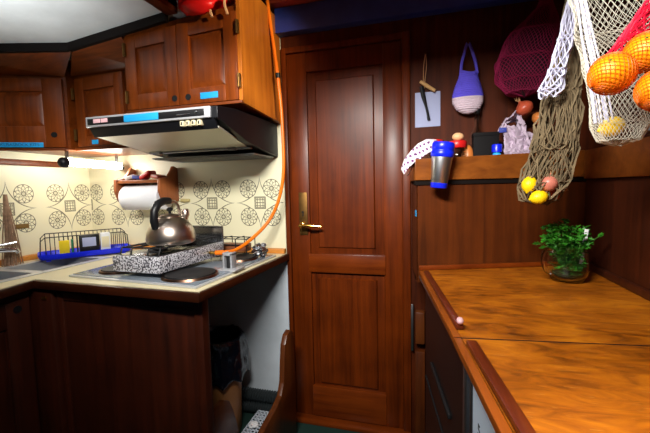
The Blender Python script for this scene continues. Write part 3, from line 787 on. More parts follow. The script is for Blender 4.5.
# gas valve bracket
gv = thing('gas_valve', 'steel bracket valve standing on the hob edge next to the orange hose', 'valve', (-.80, 1.335, ZC+.011))
b = MB(); b.box(-.835, -.75+.0, 1.29, 1.37, ZC+.0115, ZC+.018, .002); b.box(-.82, -.812, 1.31, 1.35, ZC+.018, ZC+.085, .002); b.box(-.785, -.777, 1.31, 1.35, ZC+.018, ZC+.085, .002); b.box(-.82, -.777, 1.31, 1.35, ZC+.072, ZC+.082, .002)
b.build('bracket', 'satin', gv)
MB().tube([(-.7985, 1.33, ZC+.018), (-.7985, 1.33, ZC+.071)], .012, 12).build('valve_body', 'iron', gv)
# orange gas hose
oh = thing('gas_hose', 'orange gas hose hanging from the deckhead down to the stove', 'hose', (-.70, 1.66, 2.2))
def spline(pts, n=10):
    P = [Vector(p) for p in pts]; out = []
    for i in range(len(P)-1):
        p0 = P[max(i-1, 0)]; p1 = P[i]; p2 = P[i+1]; p3 = P[min(i+2, len(P)-1)]
        for k in range(n):
            t = k/n
            out.append(.5*((2*p1)+(p2-p0)*t+(2*p0-5*p1+4*p2-p3)*t*t+(3*p1-p0-3*p2+p3)*t**3))
    out.append(P[-1]); return out
HP = [(-.742, 1.66, 2.28), (-.727, 1.66, 2.12), (-.70, 1.66, 1.90), (-.69, 1.66, 1.80), (-.68, 1.67, 1.608), (-.684, 1.68, 1.36), (-.716, 1.68, 1.21), (-.77, 1.66, 1.10), (-.83, 1.58, 1.02), (-.865, 1.50, .985), (GI.x+.045, GI.y+.01, zs+.038), (GI.x+.012, GI.y, zs+.035)]
MB().tube(spline(HP), .0082, 10).build('tube', 'hose', oh)
MB().tube([(-.691, 1.66, 1.822), (-.6895, 1.66, 1.80)], .0125, 12).build('clip', 'black', oh)
MB().tube([(GI.x+.04, GI.y+.006, zs+.037), (GI.x+.004, GI.y, zs+.035)], .0115, 12).build('end_fitting', 'hose', oh)

# ------------------------------------------------------------------ kitchen roll holder
kh = thing('roll_holder', 'wooden kitchen roll holder with small shelf on the printed wall', 'roll holder', (-1.55, YB-.001, 1.2))
def cheek(x0):
    pr = [(YB-.002, 1.40), (YB-.035, 1.41), (YB-.06, 1.375), (YB-.085, 1.348), (YB-.15, 1.338), (YB-.155, 1.27), (YB-.13, 1.215), (YB-.1, 1.195), (YB-.05, 1.2), (YB-.002, 1.21)]
    return MB().prism(pr, x0, x0+.018, 'x', .002)
cheek(-1.70).build('cheek', 'paperwood', kh); cheek(-1.405).build('cheek', 'paperwood', kh)
MB().box(-1.682, -1.405, YB-.145, YB-.002, 1.316, 1.334, .003).build('shelf', 'paperwood', kh)
MB().tube([(-1.683, YB-.085, 1.235), (-1.404, YB-.085, 1.235)], .009, 12).build('rod', 'paperwood', kh)
kr = thing('kitchen_roll', 'white kitchen paper roll hanging in the wooden holder', 'kitchen roll', (-1.57, YB-.085, 1.235))
RM = Matrix.Translation((-1.672, YB-.085, 1.235)) @ Matrix.Rotation(PI/2, 4, 'Y')
MB().lathe([(.02, 0), (.069, 0), (.071, .003), (.071, .255), (.069, .258), (.02, .258), (.02, 0)], n=36, cap=False, mtx=RM).build('paper', 'kitchenroll', kr, smooth=50)
MB().lathe([(.0135, -.001), (.0195, -.001), (.0195, .26), (.0135, .26), (.0135, -.001)], n=24, cap=False, mtx=RM).build('core', 'card', kr)
# packets on the holder's shelf
for i, (x, mt, lab, w) in enumerate(((-1.63, 'white', 'white and pink sachet at the left on the roll holder shelf', .03), (-1.572, 'print', 'blue sachet in the middle on the roll holder shelf', .034), (-1.52, 'red', 'red packet lying on the roll holder shelf', .04), (-1.45, 'shallot', 'brownish packet at the right on the roll holder shelf', .034))):
    b = MB().box(-w, w, -.028, .028, -.011, .011, .005, Matrix.Rotation(.35 - .2*i, 4, 'Z') @ Matrix.Rotation((-.25, .1, -.45, .15)[i], 4, 'Y'))
    bmesh.ops.translate(b.bm, vec=(x, YB-.09, 1.334+(.017, .0145, .0265, .017)[i]), verts=b.bm.verts)
    tag(b.build('sachet', mt, None, origin=(x, YB-.09, 1.335)), lab, 'packet', 'packets on the roll holder shelf')
tag(MB().box(-1.372, -1.312, YB-.016, YB-.001, 1.205, 1.222, .004).build('wall_hook', 'beigehook', None, origin=(-1.34, YB-.001, 1.21)), 'small beige hook bar on the printed wall above the kettle', 'hook')
tag(MB().box(XA+.0005, XA+.004, 1.342, 1.411, 1.09, 1.114, .001).build('wall_plaque', 'brownplate', None, origin=(XA, 1.375, 1.1)), 'small brown plaque stuck over a rosette on the left wall', 'plaque')

# red bag on top of the wall cabinet
rb = thing('red_bag', 'shiny red bag lying on top of the wall cabinet', 'bag', (-.91, 1.42, 2.026))
b = MB().sphere((-.895, 1.405, 2.086), .055, (2.05, 2.1, 1.0), 40, 24, .08, 5, freq=9)
for v_ in b.bm.verts:
    k_ = min(1, max(0, (1.358-v_.co.y)/.03)); v_.co.z -= .072*k_*k_*(3-2*k_)
b.build('body', 'redbag', rb, smooth=60)
for x in (-.845, -.775):
    MB().tube(spline([(x, 1.37, 2.04), (x, 1.345, 2.035), (x+.002, 1.335, 2.0), (x+.012, 1.338, 1.965)], 6), .006, 6).build('strap', 'strap', rb)

# ------------------------------------------------------------------ below the hob: bin, hoses, basket, stool
bn = thing('waste_bin', 'tan waste bin with black bag under the hob worktop', 'waste bin', (-1.03, 1.58, 0))
bx, by = -1.05, 1.585
MB().lathe([(0, .002), (.105, .002), (.11, .01), (.128, .50), (.128, .505), (.122, .505), (.105, .014), (0, .014)], (bx, by, 0), 36, cap=False).build('bin_body', 'binw', bn, smooth=50)
b = MB()
def bagf(u, v):
    a = 2*PI*u
    prof = [(.05, .30), (.11, .42), (.118, .50), (.128, .525), (.138, .505), (.143, .44), (.147, .37), (.145, .325)]
    k = v*(len(prof)-1); i = min(int(k), len(prof)-2); f = k-i
    r = prof[i][0]*(1-f)+prof[i+1][0]*f; z = prof[i][1]*(1-f)+prof[i+1][1]*f
    w = mnoise.noise(Vector((math.cos(a)*4, math.sin(a)*4, z*14)))
    out = 1 if v > .45 else 0
    r += out*(.004+.022*abs(w)) + (.006*w if not out else 0); z += .03*w*(v > .9) + .014*w*(.35 < v < .6)
    return (bx+r*math.cos(a), by+r*math.sin(a), z)
b.grid(bagf, 72, 42, True)
b.build('bin_bag', 'binbag', bn, smooth=60, solid=.0012)
for nm, zc_, lab in (('duct', .118, 'black corrugated duct along the white wall, upper of the two'), ('duct', .05, 'black corrugated duct along the floor, lower of the two')):
    pr = []; nn = 24
    for i in range(nn*2+1): pr.append((.034 if i % 2 else .025, i*.36/(nn*2)))
    b = MB(); b.lathe(pr, n=18, mtx=Matrix.Translation((-1.15, YB-.04, zc_)) @ Matrix.Rotation(PI/2, 4, 'Y'))
    tag(b.build('duct', 'tube', None, origin=(-.97, YB-.04, zc_), smooth=60), lab, 'duct', 'corrugated ducts under the hob')
bk = thing('grille_basket', 'white plastic grille basket on the floor between bin and stool', 'basket', (-.85, 1.66, 0))
b = MB(); gx0, gx1, gy0, gy1, gz = -.89, -.735, 1.45, 1.715, .055
for i in range(9): x = gx0 + i*(gx1-gx0)/8; b.box(x-.003, x+.003, gy0, gy1, gz-.004, gz)
for i in range(13): y = gy0 + i*(gy1-gy0)/12; b.box(gx0, gx1, y-.003, y+.003, gz-.004, gz)
b.build('lid_grille', 'crate', bk, smooth=0)
b = MB()
for z in (.004, .028, .05): 
    b.box(gx0-.004, gx1+.004, gy0-.004, gy0, z-.003, z+.003); b.box(gx0-.004, gx1+.004, gy1, gy1+.004, z-.003, z+.003); b.box(gx0-.004, gx0, gy0, gy1, z-.003, z+.003); b.box(gx1, gx1+.004, gy0, gy1, z-.003, z+.003)
for i in range(9): x = gx0 + i*(gx1-gx0)/8; b.box(x-.003, x+.003, gy0-.004, gy0, .001, gz); b.box(x-.003, x+.003, gy1, gy1+.004, .001, gz)
for i in range(13): y = gy0 + i*(gy1-gy0)/12; b.box(gx0-.004, gx0, y-.003, y+.003, .001, gz); b.box(gx1, gx1+.004, y-.003, y+.003, .001, gz)
b.build('basket_wall', 'crate', bk, smooth=0)
cp = MB().sphere((-.85, 1.58, gz+.013), .022, (1.2, .9, .6), 14, 10, .6, 9, freq=12)
tag(cp.build('crumpled_paper', 'paper', None, origin=(-.85, 1.58, gz), smooth=20), 'scrap of crumpled white paper on the grille basket', 'paper')
st = thing('step_stool', 'curved sided wooden stool with tall right side beside the door', 'stool', (-.78, 1.4, 0))
prA = [(1.645, 0.0), (1.655, .30), (1.65, .50), (1.635, .555), (1.60, .578), (1.56, .568), (1.53, .53), (1.515, .46), (1.50, .36), (1.47, .315), (1.41, .295), (1.27, .275), (1.18, .24), (1.15, .18), (1.16, 0)]
MB().prism(prA, -.668, -.642, 'x', .004).build('tall_side', 'stool', st, smooth=40)
prB = [(1.16, 0), (1.19, .16), (1.23, .235), (1.29, .28), (1.345, .3), (1.40, .298), (1.445, .27), (1.475, .21), (1.505, .12), (1.53, .03), (1.53, 0)]
MB().prism(prB, -.925, -.90, 'x', .004).build('low_side', 'stool', st, smooth=40)
MB().box(-.901, -.667, 1.25, 1.43, .05, .068, .003).build('seat_board', 'stool', st)

# ------------------------------------------------------------------ right: locker with shelf, worktop lids
pa = Vector((-.034, 1.505, 0)); pb = Vector((.632, 1.722, 0)); pt = (pb-pa).normalized(); pn = Vector((pt.y, -pt.x, 0))
def along(a, b_, off0, off1):
    """footprint polygon of a slab from a to b_ along the slanting panel; off = distance behind its face"""
    p = pa + pt*a; q = pa + pt*b_
    return [(p - pn*off0)[:2], (q - pn*off0)[:2], (q - pn*off1)[:2], (p - pn*off1)[:2]]
PL = (pb-pa).length
lk = thing('corner_locker', 'slanted teak locker with open shelf above it behind the right worktop', 'locker', (.2, 1.65, 0))
b = MB(); b.prism(along(0, PL-.002, 0, .018), .87, 1.27, 'z'); b.build('front_panel', 'panel', lk, smooth=0)
b = MB(); b.prism([(pa-pn*0)[:2], (pa-pn*.018)[:2], (-.052, YB-.016), (-.068, YB-.016)], .87, 1.272, 'z', .001); sp2 = b.build('side_panel', 'panel', lk, smooth=20)
b = MB(); b.prism([(-.0375, 1.5355), (-.0415, 1.5355), (-.0475, 1.58), (-.043, 1.58)], 1.138, 1.163, 'z'); b.build('tape_patch', 'tape', sp2, smooth=0)
b = MB(); b.prism(along(-.014, PL-.002, -.014, .012), 1.288, 2, 'z', .002, top=[1.372, 1.396, 1.396, 1.372]); b.build('fascia', 'fascia', lk, smooth=20)
b = MB(); b.prism([(pa-pt*.014+pn*.014)[:2], (pa-pt*.0-pn*.0)[:2], (-.05, YB-.016), (-.075, YB-.016)], 1.288, 1.372, 'z', .001); b.build('side_fascia', 'fascia', lk, smooth=20)
b = MB(); b.prism(along(-.012, PL-.002, -.006, .02), 1.268, 1.289, 'z', .002); b.build('groove_strip', 'dark', lk, smooth=20)
b = MB(); b.prism([(-.04, 1.52), (.628, 1.735), (.628, YB-.003), (-.052, YB-.003)], 1.292, 1.308); b.build('shelf_board', 'panel', lk, smooth=0)
# shelf going on along the side wall
rs = thing('side_shelf', 'dark wooden shelf edge running along the right wall', 'shelf', (.7, 1.0, 1.277))
b = MB(); b.box(.612, .636, -.6, 1.695, 1.279, 1.392, .003); b.build('fascia', 'fascia', rs)
b = MB(); b.box(.637, .948, -.6, YB-.003, 1.279, 1.3, .0); b.build('shelf_board', 'panel', rs, smooth=0)

# worktop lids
zl0, zl1 = ZC-.017, ZC
def lidpoly(l): return l
SM0, SM1 = (.0585, .842), (.626, .905)
bl = thing('teak_worktop', 'varnished teak worktop lid at the back, under the herb jug', 'worktop', (.3, 1.25, zl0), 'teak worktop lids')
back0 = (pa + pn*.002 + pt*.004)[:2]; back1 = (pb + pn*.002 - pt*.004)[:2]
b = MB(); b.prism([(SM0[0]+.018, SM0[1]+.004), (SM1[0], SM1[1]+.0035), (.626, back1[1]-.003), (back0[0]+.016, back0[1]+.004)], zl0, zl1, 'z', .0015); b.build('lid_board', 'worktop', bl, smooth=20)
b = MB(); b.prism([(SM0[0], SM0[1]+.003), (SM0[0]+.0175, SM0[1]+.005), (back0[0]+.0155, back0[1]+.004), (back0[0]-.001, back0[1]-.001)], zl0, zl1, 'z', .002); b.build('edge_strip', 'edge', bl, smooth=20)
fl = thing('teak_worktop', 'varnished teak worktop lid in the foreground with scratched surface', 'worktop', (.35, .4, zl0), 'teak worktop lids')
ex = (.0985-.0585)/(.842-.527)   # slope of the front edge
def edgex_(y): return SM0[0] + (SM0[1]-y)*ex
Y0 = -.35
b = MB(); b.prism([(edgex_(Y0)+.0175, Y0), (.626, Y0), (SM1[0], SM1[1]-.003), (SM0[0]+.018, SM0[1]-.003)], zl0, zl1, 'z', .0015); b.build('lid_board', 'worktop', fl, smooth=20)
b = MB(); b.prism([(edgex_(Y0), Y0), (edgex_(Y0)+.017, Y0), (SM0[0]+.0175, SM0[1]-.001), (SM0[0], SM0[1]-.002)], zl0, zl1, 'z', .002); b.build('edge_strip', 'edge', fl, smooth=20)
b = MB(); b.prism([(SM0[0]+.001, SM0[1]-.0028), (SM1[0], SM1[1]-.0032), (SM1[0], SM1[1]+.0036), (SM0[0]+.001, SM0[1]+.0032)], zl0+.001, zl1-.0012); b.build('seam_shade', 'tinblack', fl, smooth=0)  # dark strip standing in for the shade inside the gap between lids
def fiddle(p, q, w, parent):
    p = Vector(p + (0,)); q = Vector(q + (0,)); d = (q-p).normalized(); n_ = Vector((d.y, -d.x, 0))
    if n_.x < 0: n_ = -n_
    return MB().prism([p[:2], (p+n_*w)[:2], (q+n_*w)[:2], q[:2]], ZC+.0003, ZC+.014, 'z', .003).build('fiddle_rail', 'fiddle', parent)
fiddle((-.010, 1.44), (.067, .885), .019, bl)
fiddle((.081, .80), (edgex_(Y0)+.022, Y0+.02), .022, fl)
b = MB(); b.sphere((.077, .893, ZC+.0205), .0085, (1, 1.5, 1), 14, 10); cap_ = b.build('cap', 'bead', bl)
# small wooden splash strips
b = MB(); b.prism([(pa+pn*.014+pt*.002)[:2], (pb+pn*.014-pt*.012)[:2], (pb+pn*.001-pt*.012)[:2], (pa+pn*.001+pt*.002)[:2]], ZC+.0005, ZC+.02, 'z', .003)
struct('trim_10', b, 'rail', 'wooden strip behind the right worktop')
b = MB(); b.box(.612, .629, -.35, 1.69, ZC+.0005, ZC+.026, .004)
struct('trim_11', b, 'rwall', 'wooden strip along the right wall above the worktop')

# appliances under the right worktop
def side(y, off):
    off -= .006 # point under the edge, set back
    return (-.034 + (1.505-y)*(.145/.982) + off, y)
od = thing('drawer_cooler', 'black fronted appliance under the back of the right worktop', 'appliance', (.2, 1.1, 0))
b = MB(); b.prism([side(1.47, .03), side(.80, .03), side(.80, .35), side(1.47, .35)], .02, zl0-.012, 'z', .003); b.build('body', 'ovendark', od, smooth=20)
b = MB(); b.prism([side(1.45, .026), side(.82, .026), side(.82, .031), side(1.45, .031)], .50, .506, 'z'); b.prism([side(1.45, .026), side(.82, .026), side(.82, .031), side(1.45, .031)], .26, .266, 'z'); b.build('groove_line', 'iron', od, smooth=0)
b = MB(); b.prism([side(1.30, .022), side(1.0, .022), side(1.0, .03), side(1.30, .03)], .62, .635, 'z', .002); b.build('handle', 'iron', od)
b = MB(); b.prism([side(1.49, .008), side(.80, .008), side(.80, .03), side(1.49, .03)], zl0-.012, zl0-.0005, 'z', .001); b.build('top_strip', 'steelb', od)
fr = thing('small_refrigerator', 'white fridge with grey metal edge under the front of the right worktop', 'refrigerator', (.3, .45, 0))
b = MB(); b.prism([side(.74, .015), side(.05, .015), side(.05, .4), side(.74, .4)], .03, zl0-.004, 'z', .004); b.build('body', 'fridge', fr, smooth=20)
b = MB(); b.prism([side(.795, .009), side(.765, .009), side(.765, .06), side(.795, .06)], .03, zl0-.004, 'z', .006); b.prism([side(.758, .014), side(.744, .014), side(.744, .06), side(.758, .06)], .03, zl0-.004, 'z', .004); b.build('metal_edge', 'steelb', fr)
def on_side(y, z):
    p = side(y, .0146); uu = Vector((.145, -.982, 0)).normalized(); nn_ = Vector((-.982, -.145, 0)).normalized()
    return frame_mtx((p[0], p[1], z), uu, nn_)
text_mesh('5', .034, on_side(.694, .803) @ Matrix.Rotation(PI/2, 4, 'X'), 'printed_number', 'black', fr)

struct('trim_14', MB().box(-.054, -.008, YB-.03, YB, 0, .455, .003), 'panel', 'brown wooden stile on the bulkhead below the door catch')
# door catch on the bulkhead
dcx = thing('door_catch', 'chrome plate with wooden block beside the right edge of the door', 'door catch', (-.04, YB, .57))
MB().box(-.0735, -.062, YB-.028, YB-.0145, .455, .69, .002).build('steel_plate', 'steelb', dcx)
MB().box(-.054, -.008, YB-.05, YB-.0005, .50, .66, .008).build('wooden_block', 'stool', dcx)

# ------------------------------------------------------------------ things on the bulkhead
ps = tag(MB().box(-.052, .062, YB-.003, YB-.001, 1.542, 1.702, .0003, None).build('paper_sheet', 'bluepaper', None, origin=(.005, YB-.001, 1.62)), 'bluish white paper sheet pinned on the bulkhead behind the hanging brush', 'paper')
hbz = thing('hanging_brush', 'black brush and pale peg hanging on a string from a nail on the bulkhead', 'brush', (0, YB-.005, 1.87))
MB().tube([(-.004, YB-.001, 1.873), (-.004, YB-.016, 1.873)], .004, 8).build('nail', 'obrass', hbz)
b = MB(); b.tube(spline([(-.004, YB-.012, 1.877), (-.012, YB-.013, 1.82), (-.014, YB-.014, 1.74), (-.012, YB-.016, 1.715)], 6), .0018, 5); b.tube(spline([(-.004, YB-.012, 1.877), (.0, YB-.013, 1.82), (-.006, YB-.014, 1.76), (-.01, YB-.016, 1.715)], 6), .0018, 5); b.build('string', 'strap', hbz)
MB().tube([(-.028, YB-.02, 1.748), (.0, YB-.02, 1.727), (.038, YB-.02, 1.70)], [.0075, .009, .0075], 10).build('peg', 'pegw', hbz)
MB().tube([(-.022, YB-.016, 1.725), (-.014, YB-.016, 1.68), (-.002, YB-.014, 1.635), (.006, YB-.014, 1.60), (.01, YB-.014, 1.572)], [.011, .010, .006, .006, .007], 10).build('brush_body', 'black', hbz)

# crocheted purple bag
pbg = thing('crochet_bag', 'violet crocheted bag with pale bottom and two straps hanging on the bulkhead', 'bag', (.176, YB-.04, 1.88))
def bagp(u, v, z0, z1, seed=0):
    z = z0 + (z1-z0)*v
    t = (z-1.578)/(1.765-1.578)
    prof = [(0, .0), (.04, .028), (.12, .05), (.28, .0645), (.45, .0655), (.65, .055), (.85, .042), (1.0, .034)]
    w = prof[-1][1]
    for (a, ra), (c, rc) in zip(prof, prof[1:]):
        if a <= t <= c: w = ra + (rc-ra)*(t-a)/(c-a); break
    if t <= 0: w = 0
    a_ = 2*PI*u
    rows = .0016*math.sin(z*2*PI/.0085 + 0*u)*(w > .01)
    cx = .180 + .0*t - .004*math.sin(t*3)
    return (cx + (w+rows)*math.cos(a_), YB-.042 + (min(w*.62, .034)+rows)*math.sin(a_), z + .006*math.sin(a_*2+1)*(t > .9))
b = MB().grid(lambda u, v: bagp(u, v, 1.578, 1.652), 48, 40, True); bmesh.ops.remove_doubles(b.bm, verts=b.bm.verts, dist=1e-5); b.build('pale_bottom', 'pinkwhite', pbg, smooth=60)
b = MB().grid(lambda u, v: bagp(u, v, 1.652, 1.765), 48, 56, True); b.build('violet_top', 'purple', pbg, smooth=60)
b = MB(); b.tube(spline([(.146, YB-.045, 1.752), (.150, YB-.05, 1.80), (.162, YB-.045, 1.85), (.172, YB-.03, 1.886), (.177, YB-.022, 1.893)], 6), .0065, 8); b.build('strap', 'purple', pbg)
b = MB(); b.tube(spline([(.215, YB-.045, 1.752), (.206, YB-.05, 1.80), (.192, YB-.045, 1.85), (.183, YB-.03, 1.886), (.177, YB-.022, 1.893)], 6), .0065, 8); b.build('strap', 'purple', pbg)
tag(MB().tube([(.177, YB-.001, 1.887), (.177, YB-.03, 1.886), (.177, YB-.036, 1.895)], .005, 8).build('coat_hook', 'brass', None, origin=(.177, YB, 1.887)), 'small brass hook that holds the violet bag', 'hook')

# ------------------------------------------------------------------ on the shelf
zsh = 1.3085
# draped cloth
CP = [Vector(p) for p in ((.075, 1.60, 1.425), (.05, 1.585, 1.452), (.015, 1.565, 1.45), (-.02, 1.543, 1.43), (-.045, 1.522, 1.402), (-.066, 1.508, 1.372), (-.078, 1.502, 1.338))]
def clothf(u, v):
    k = u*(len(CP)-1); i = min(int(k), len(CP)-2); f = k-i
    p = CP[i].lerp(CP[i+1], f)
    w = (v-.5)
    return (p.x + .014*math.sin(v*7+u*3) + .02*w, p.y + .075*w + .006*math.sin(u*13), p.z - .05*w*w*4*(1-.5*u) + .006*math.sin(v*11+u*6) - .012*(v < .2)*(u < .6))
b = MB().grid(lambda u, v: clothf(u, v), 36, 22)
tag(b.build('tea_towel', 'cloth', None, origin=(.0, 1.56, 1.38), smooth=60, solid=.003), 'white patterned cloth draped over the left end of the shelf', 'cloth')
def lathe_thing(name, label, cat, c, parts, group=None, n=28):
    t_ = thing(name, label, cat, c, group)
    for nm, mt, prof in parts: MB().lathe(prof, c, n).build(nm, mt, t_, smooth=50)
    return t_
# tumbler hooked on the fascia
tu0 = Vector((.045, 1.470, 1.256)); tdir = Vector((.105, .0, 1)).normalized()
tq = Vector((0, 0, 1)).rotation_difference(tdir).to_matrix().to_4x4()
TM = Matrix.Translation(tu0) @ tq
tb = thing('travel_mug', 'steel travel mug with blue lid and base hooked on the shelf edge', 'mug', tu0)
MB().lathe([(.029, .016), (.0315, .02), (.0395, .118), (.0395, .122)], n=32, mtx=TM).build('steel_body', 'mugsteel', tb, smooth=60)
MB().lathe([(0, 0), (.030, 0), (.032, .004), (.032, .018), (.029, .021), (0, .021)], n=32, mtx=TM).build('base', 'tumblerblue', tb, smooth=40)
MB().lathe([(.0405, .118), (.043, .122), (.043, .138), (.041, .141), (.041, .146), (.0425, .149), (.0415, .168), (.038, .174), (.032, .175), (.03, .168), (0, .168)], n=32, mtx=TM).build('lid', 'tumblerblue', tb, smooth=40)
MB().tube([TM @ Vector(p) for p in [(0, .038, .132), (0, .056, .142), (0, .07, .142), (0, .076, .13), (0, .076, .112)]], .005, 8).build('handle', 'tumblerblue', tb)

# jars with red lids
jar = [('glass', 'glass', [(0, 0), (.027, 0), (.03, .004), (.03, .082), (.026, .09), (.026, .095), (.023, .095), (.023, .088), (.027, .08), (.027, .006), (0, .006)]),
       ('lid', 'red', [(.0285, .092), (.03, .094), (.03, .112), (.027, .116), (0, .116)])]
def jar_at(x, y, label, k=1.0):
    parts = [(a, m_, [(r*k, z*k) for r, z in p]) for a, m_, p in jar]
    return lathe_thing('jar', label, 'jar', (x, y, zsh), parts, 'jars with red lids on the shelf')
jar_at(.128, 1.665, 'glass jar with red lid carrying an egg, right of the travel mug', 1.25)
jar_at(.03, 1.68, 'glass jar with red lid behind the travel mug', 1.35)
def egg(x, y, z, r, label, sc_=(1, 1, 1.2), mat='egg'):
    return tag(MB().sphere((x, y, z+r*sc_[2]), r, sc_).build('egg', mat, None, origin=(x, y, z)), label, 'egg')
egg(.130, 1.665, zsh+.1452, .021, 'brown egg lying on the red jar lid', (1.15, 1, .85))
egg(.172, 1.69, zsh+.0, .045, 'brown onion shaped egg between jar and bottle', (.6, .6, 1.45), 'onionbrown')
bo = lathe_thing('oil_bottle', 'clear glass oil bottle with thin neck left of the black box', 'bottle', (.218, 1.757, zsh), [
    ('glass', 'glass', [(0, 0), (.028, 0), (.031, .006), (.031, .16), (.026, .19), (.013, .215), (.011, .27), (.013, .272), (.013, .28), (.009, .28), (.009, .22), (.022, .19), (.027, .16), (.027, .008), (0, .008)]),
    ('oil', 'oil', [(0, .0085), (.0265, .0085), (.0265, .10), (0, .10)]),
    ('stopper', 'black', [(.0085, .268), (.0145, .281), (.0145, .296), (.006, .3), (0, .3)])])
bb = thing('black_tin', 'black box standing on the shelf below the violet bag', 'box', (.25, 1.69, zsh))
MB().box(.192, .292, 1.662, 1.72, zsh+.0003, zsh+.172, .003).build('body', 'tinblack', bb)
MB().box(.190, .294, 1.660, 1.722, zsh+.16, zsh+.176, .002).build('lid', 'tinblack', bb)
sb = lathe_thing('small_bottle', 'small bottle with bright blue cap in front of the black box', 'bottle', (.279, 1.636, zsh), [
    ('bottle_body', 'tape', [(0, 0), (.015, 0), (.018, .003), (.018, .075), (.014, .084), (.012, .09), (0, .09)]),
    ('cap', 'tumblerblue', [(.0135, .086), (.02, .088), (.02, .116), (.018, .12), (0, .12)])], n=20)
for jx_, jy_, jl in ((.72, 1.44, 'clear glass jar on the right shelf behind the cream net, farther one'), (.72, 1.27, 'clear glass jar on the right shelf behind the cream net, nearer one')):
    lathe_thing('glass_jar', jl, 'jar', (jx_, jy_, 1.3005), [('glass', 'glass', [(0, 0), (.036, 0), (.04, .005), (.04, .11), (.034, .12), (.034, .13), (.031, .13), (.031, .118), (.037, .108), (.037, .007), (0, .007)]), ('lid', 'steelb', [(.0345, .124), (.037, .126), (.037, .142), (.033, .145), (0, .145)])], 'glass jars on the right shelf')
# crumpled wrapping paper
wp = thing('paper_bag', 'crumpled white and lilac paper bag with blue print on the shelf', 'paper bag', (.36, 1.70, zsh))
b = MB()
def crump(u, v):
    x = .30 + .115*u; y = 1.672 + .075*v; 
    z = 1.49 + .07*math.sin(u*2.6+.2)*(1-.4*v) - .125*max(0, u-.55)*2
    q_ = Vector((u*7, v*7, 1.3)); nz = mnoise.noise(q_); n2 = mnoise.noise(q_*2.3)
    return (x + .012*n2, y + .014*nz - .012, z + .022*nz + .012*n2)
b.grid(crump, 26, 20)
b.build('crumpled_sheet', 'wrap', wp, smooth=12, solid=.0015)
b = MB()
def crump2(u, v):
    x = .33 + .10*u - .03*v; y = 1.665 + .035*u; z = 1.31 + .21*v*(1-.3*u)
    q_ = Vector((u*6+3, v*8, 4.3)); nz = mnoise.noise(q_); n2 = mnoise.noise(q_*2.1)
    return (x + .016*nz + .06*u*v, y + .02*nz - .012*n2, z + .012*n2)
b.grid(crump2, 18, 22); b.build('hanging_fold', 'wrap', wp, smooth=12, solid=.0015)
MB().box(.29, .318, 1.654, 1.660, 1.478, 1.498, .001, None).build('blue_print', 'print', wp)
def onion(name, label, cat, c, r, mat, parent_mat='strap', tilt=0, group=None, zs_=.9):
    t_ = thing(name, label, cat, c, group)
    R_ = Matrix.Rotation(tilt, 4, 'Y')
    MB().lathe([(0, -.9), (.35, -.86), (.75, -.6), (.97, -.15), (.98, .15), (.8, .52), (.5, .78), (.22, .95), (.12, 1.12), (0, 1.15)], n=24, mtx=Matrix.Translation(c) @ R_ @ Matrix.Diagonal((r, r, r*zs_, 1))).build('bulb', mat, t_, smooth=60)
    b = MB()
    for i in range(5):
        a = i*1.26; b.tube([Vector(c) + R_ @ Vector((.05*r*math.cos(a), .05*r*math.sin(a), r*zs_*1.05)), Vector(c) + R_ @ Vector((.28*r*math.cos(a), .28*r*math.sin(a), r*zs_*1.5)), Vector(c) + R_ @ Vector((.2*r*math.cos(a+1), .5*r*math.sin(a), r*zs_*1.85))], [.05*r, .04*r, .015*r], 5)
    b.build('dry_stem', parent_mat, t_); return t_
onion('onion', 'reddish onion lying on the crumpled paper under the burgundy net', 'onion', (.385, 1.665, 1.572), .034, 'shallot', tilt=-.6)
onion('onion', 'yellow brown onion right of the reddish onion on the shelf', 'onion', (.442, 1.672, 1.528), .03, 'onionbrown', tilt=.5)

# ------------------------------------------------------------------ herb jug
jx, jy = .475, 1.425
gj = thing('glass_jug', 'round glass mug with handle at the back of the worktop, holding herbs', 'jug', (jx, jy, ZC))
MB().lathe([(0, .001), (.035, .001), (.05, .006), (.06, .026), (.063, .06), (.059, .095), (.055, .118), (.057, .124), (.054, .124), (.0525, .116), (.0565, .095), (.0605, .06), (.0575, .028), (.048, .011), (0, .008)], (jx, jy, ZC), 40, cap=False).build('glass', 'glass', gj, smooth=60)
hd = Vector((-.95, -.32, 0)).normalized()
MB().tube(spline([(jx+hd.x*d_, jy+hd.y*d_, ZC+z_) for d_, z_ in [(.054, .106), (.078, .11), (.09, .09), (.088, .06), (.077, .038), (.061, .03)]], 6), .0055, 10).build('handle', 'glass', gj)
hp3 = thing('herb_plant', 'bushy green parsley growing in the glass jug', 'herb plant', (jx, jy, ZC+.015))
MB().lathe([(0, .0), (.035, .001), (.045, .008), (.046, .016), (.03, .02), (0, .022)], (jx, jy, ZC+.0145), 24).build('root_ball', 'soil', hp3)
random.seed(11); bs_ = MB(); bl_ = bmesh.new()
def leaf(c, d, s, roll):
    d = d.normalized(); a = d.cross(Vector((0, 0, 1)))
    if a.length < .1: a = Vector((1, 0, 0))
    a.normalize(); n_ = a.cross(d); a = a*math.cos(roll)+n_*math.sin(roll); n_ = a.cross(d)
    for k in (-1, 0, 1):
        dd2 = (d*math.cos(k*.8) + a*math.sin(k*.8)).normalized(); aa = n_.cross(dd2)
        p = [c, c+dd2*s*.5+aa*s*.3+n_*s*.12, c+dd2*s*.8+aa*s*.22, c+dd2*s*1.05, c+dd2*s*.8-aa*s*.22, c+dd2*s*.5-aa*s*.3+n_*s*.12]
        V = [bl_.verts.new(q) for q in p]
        bl_.faces.new((V[0], V[1], V[2], V[3])); bl_.faces.new((V[0], V[3], V[4], V[5]))
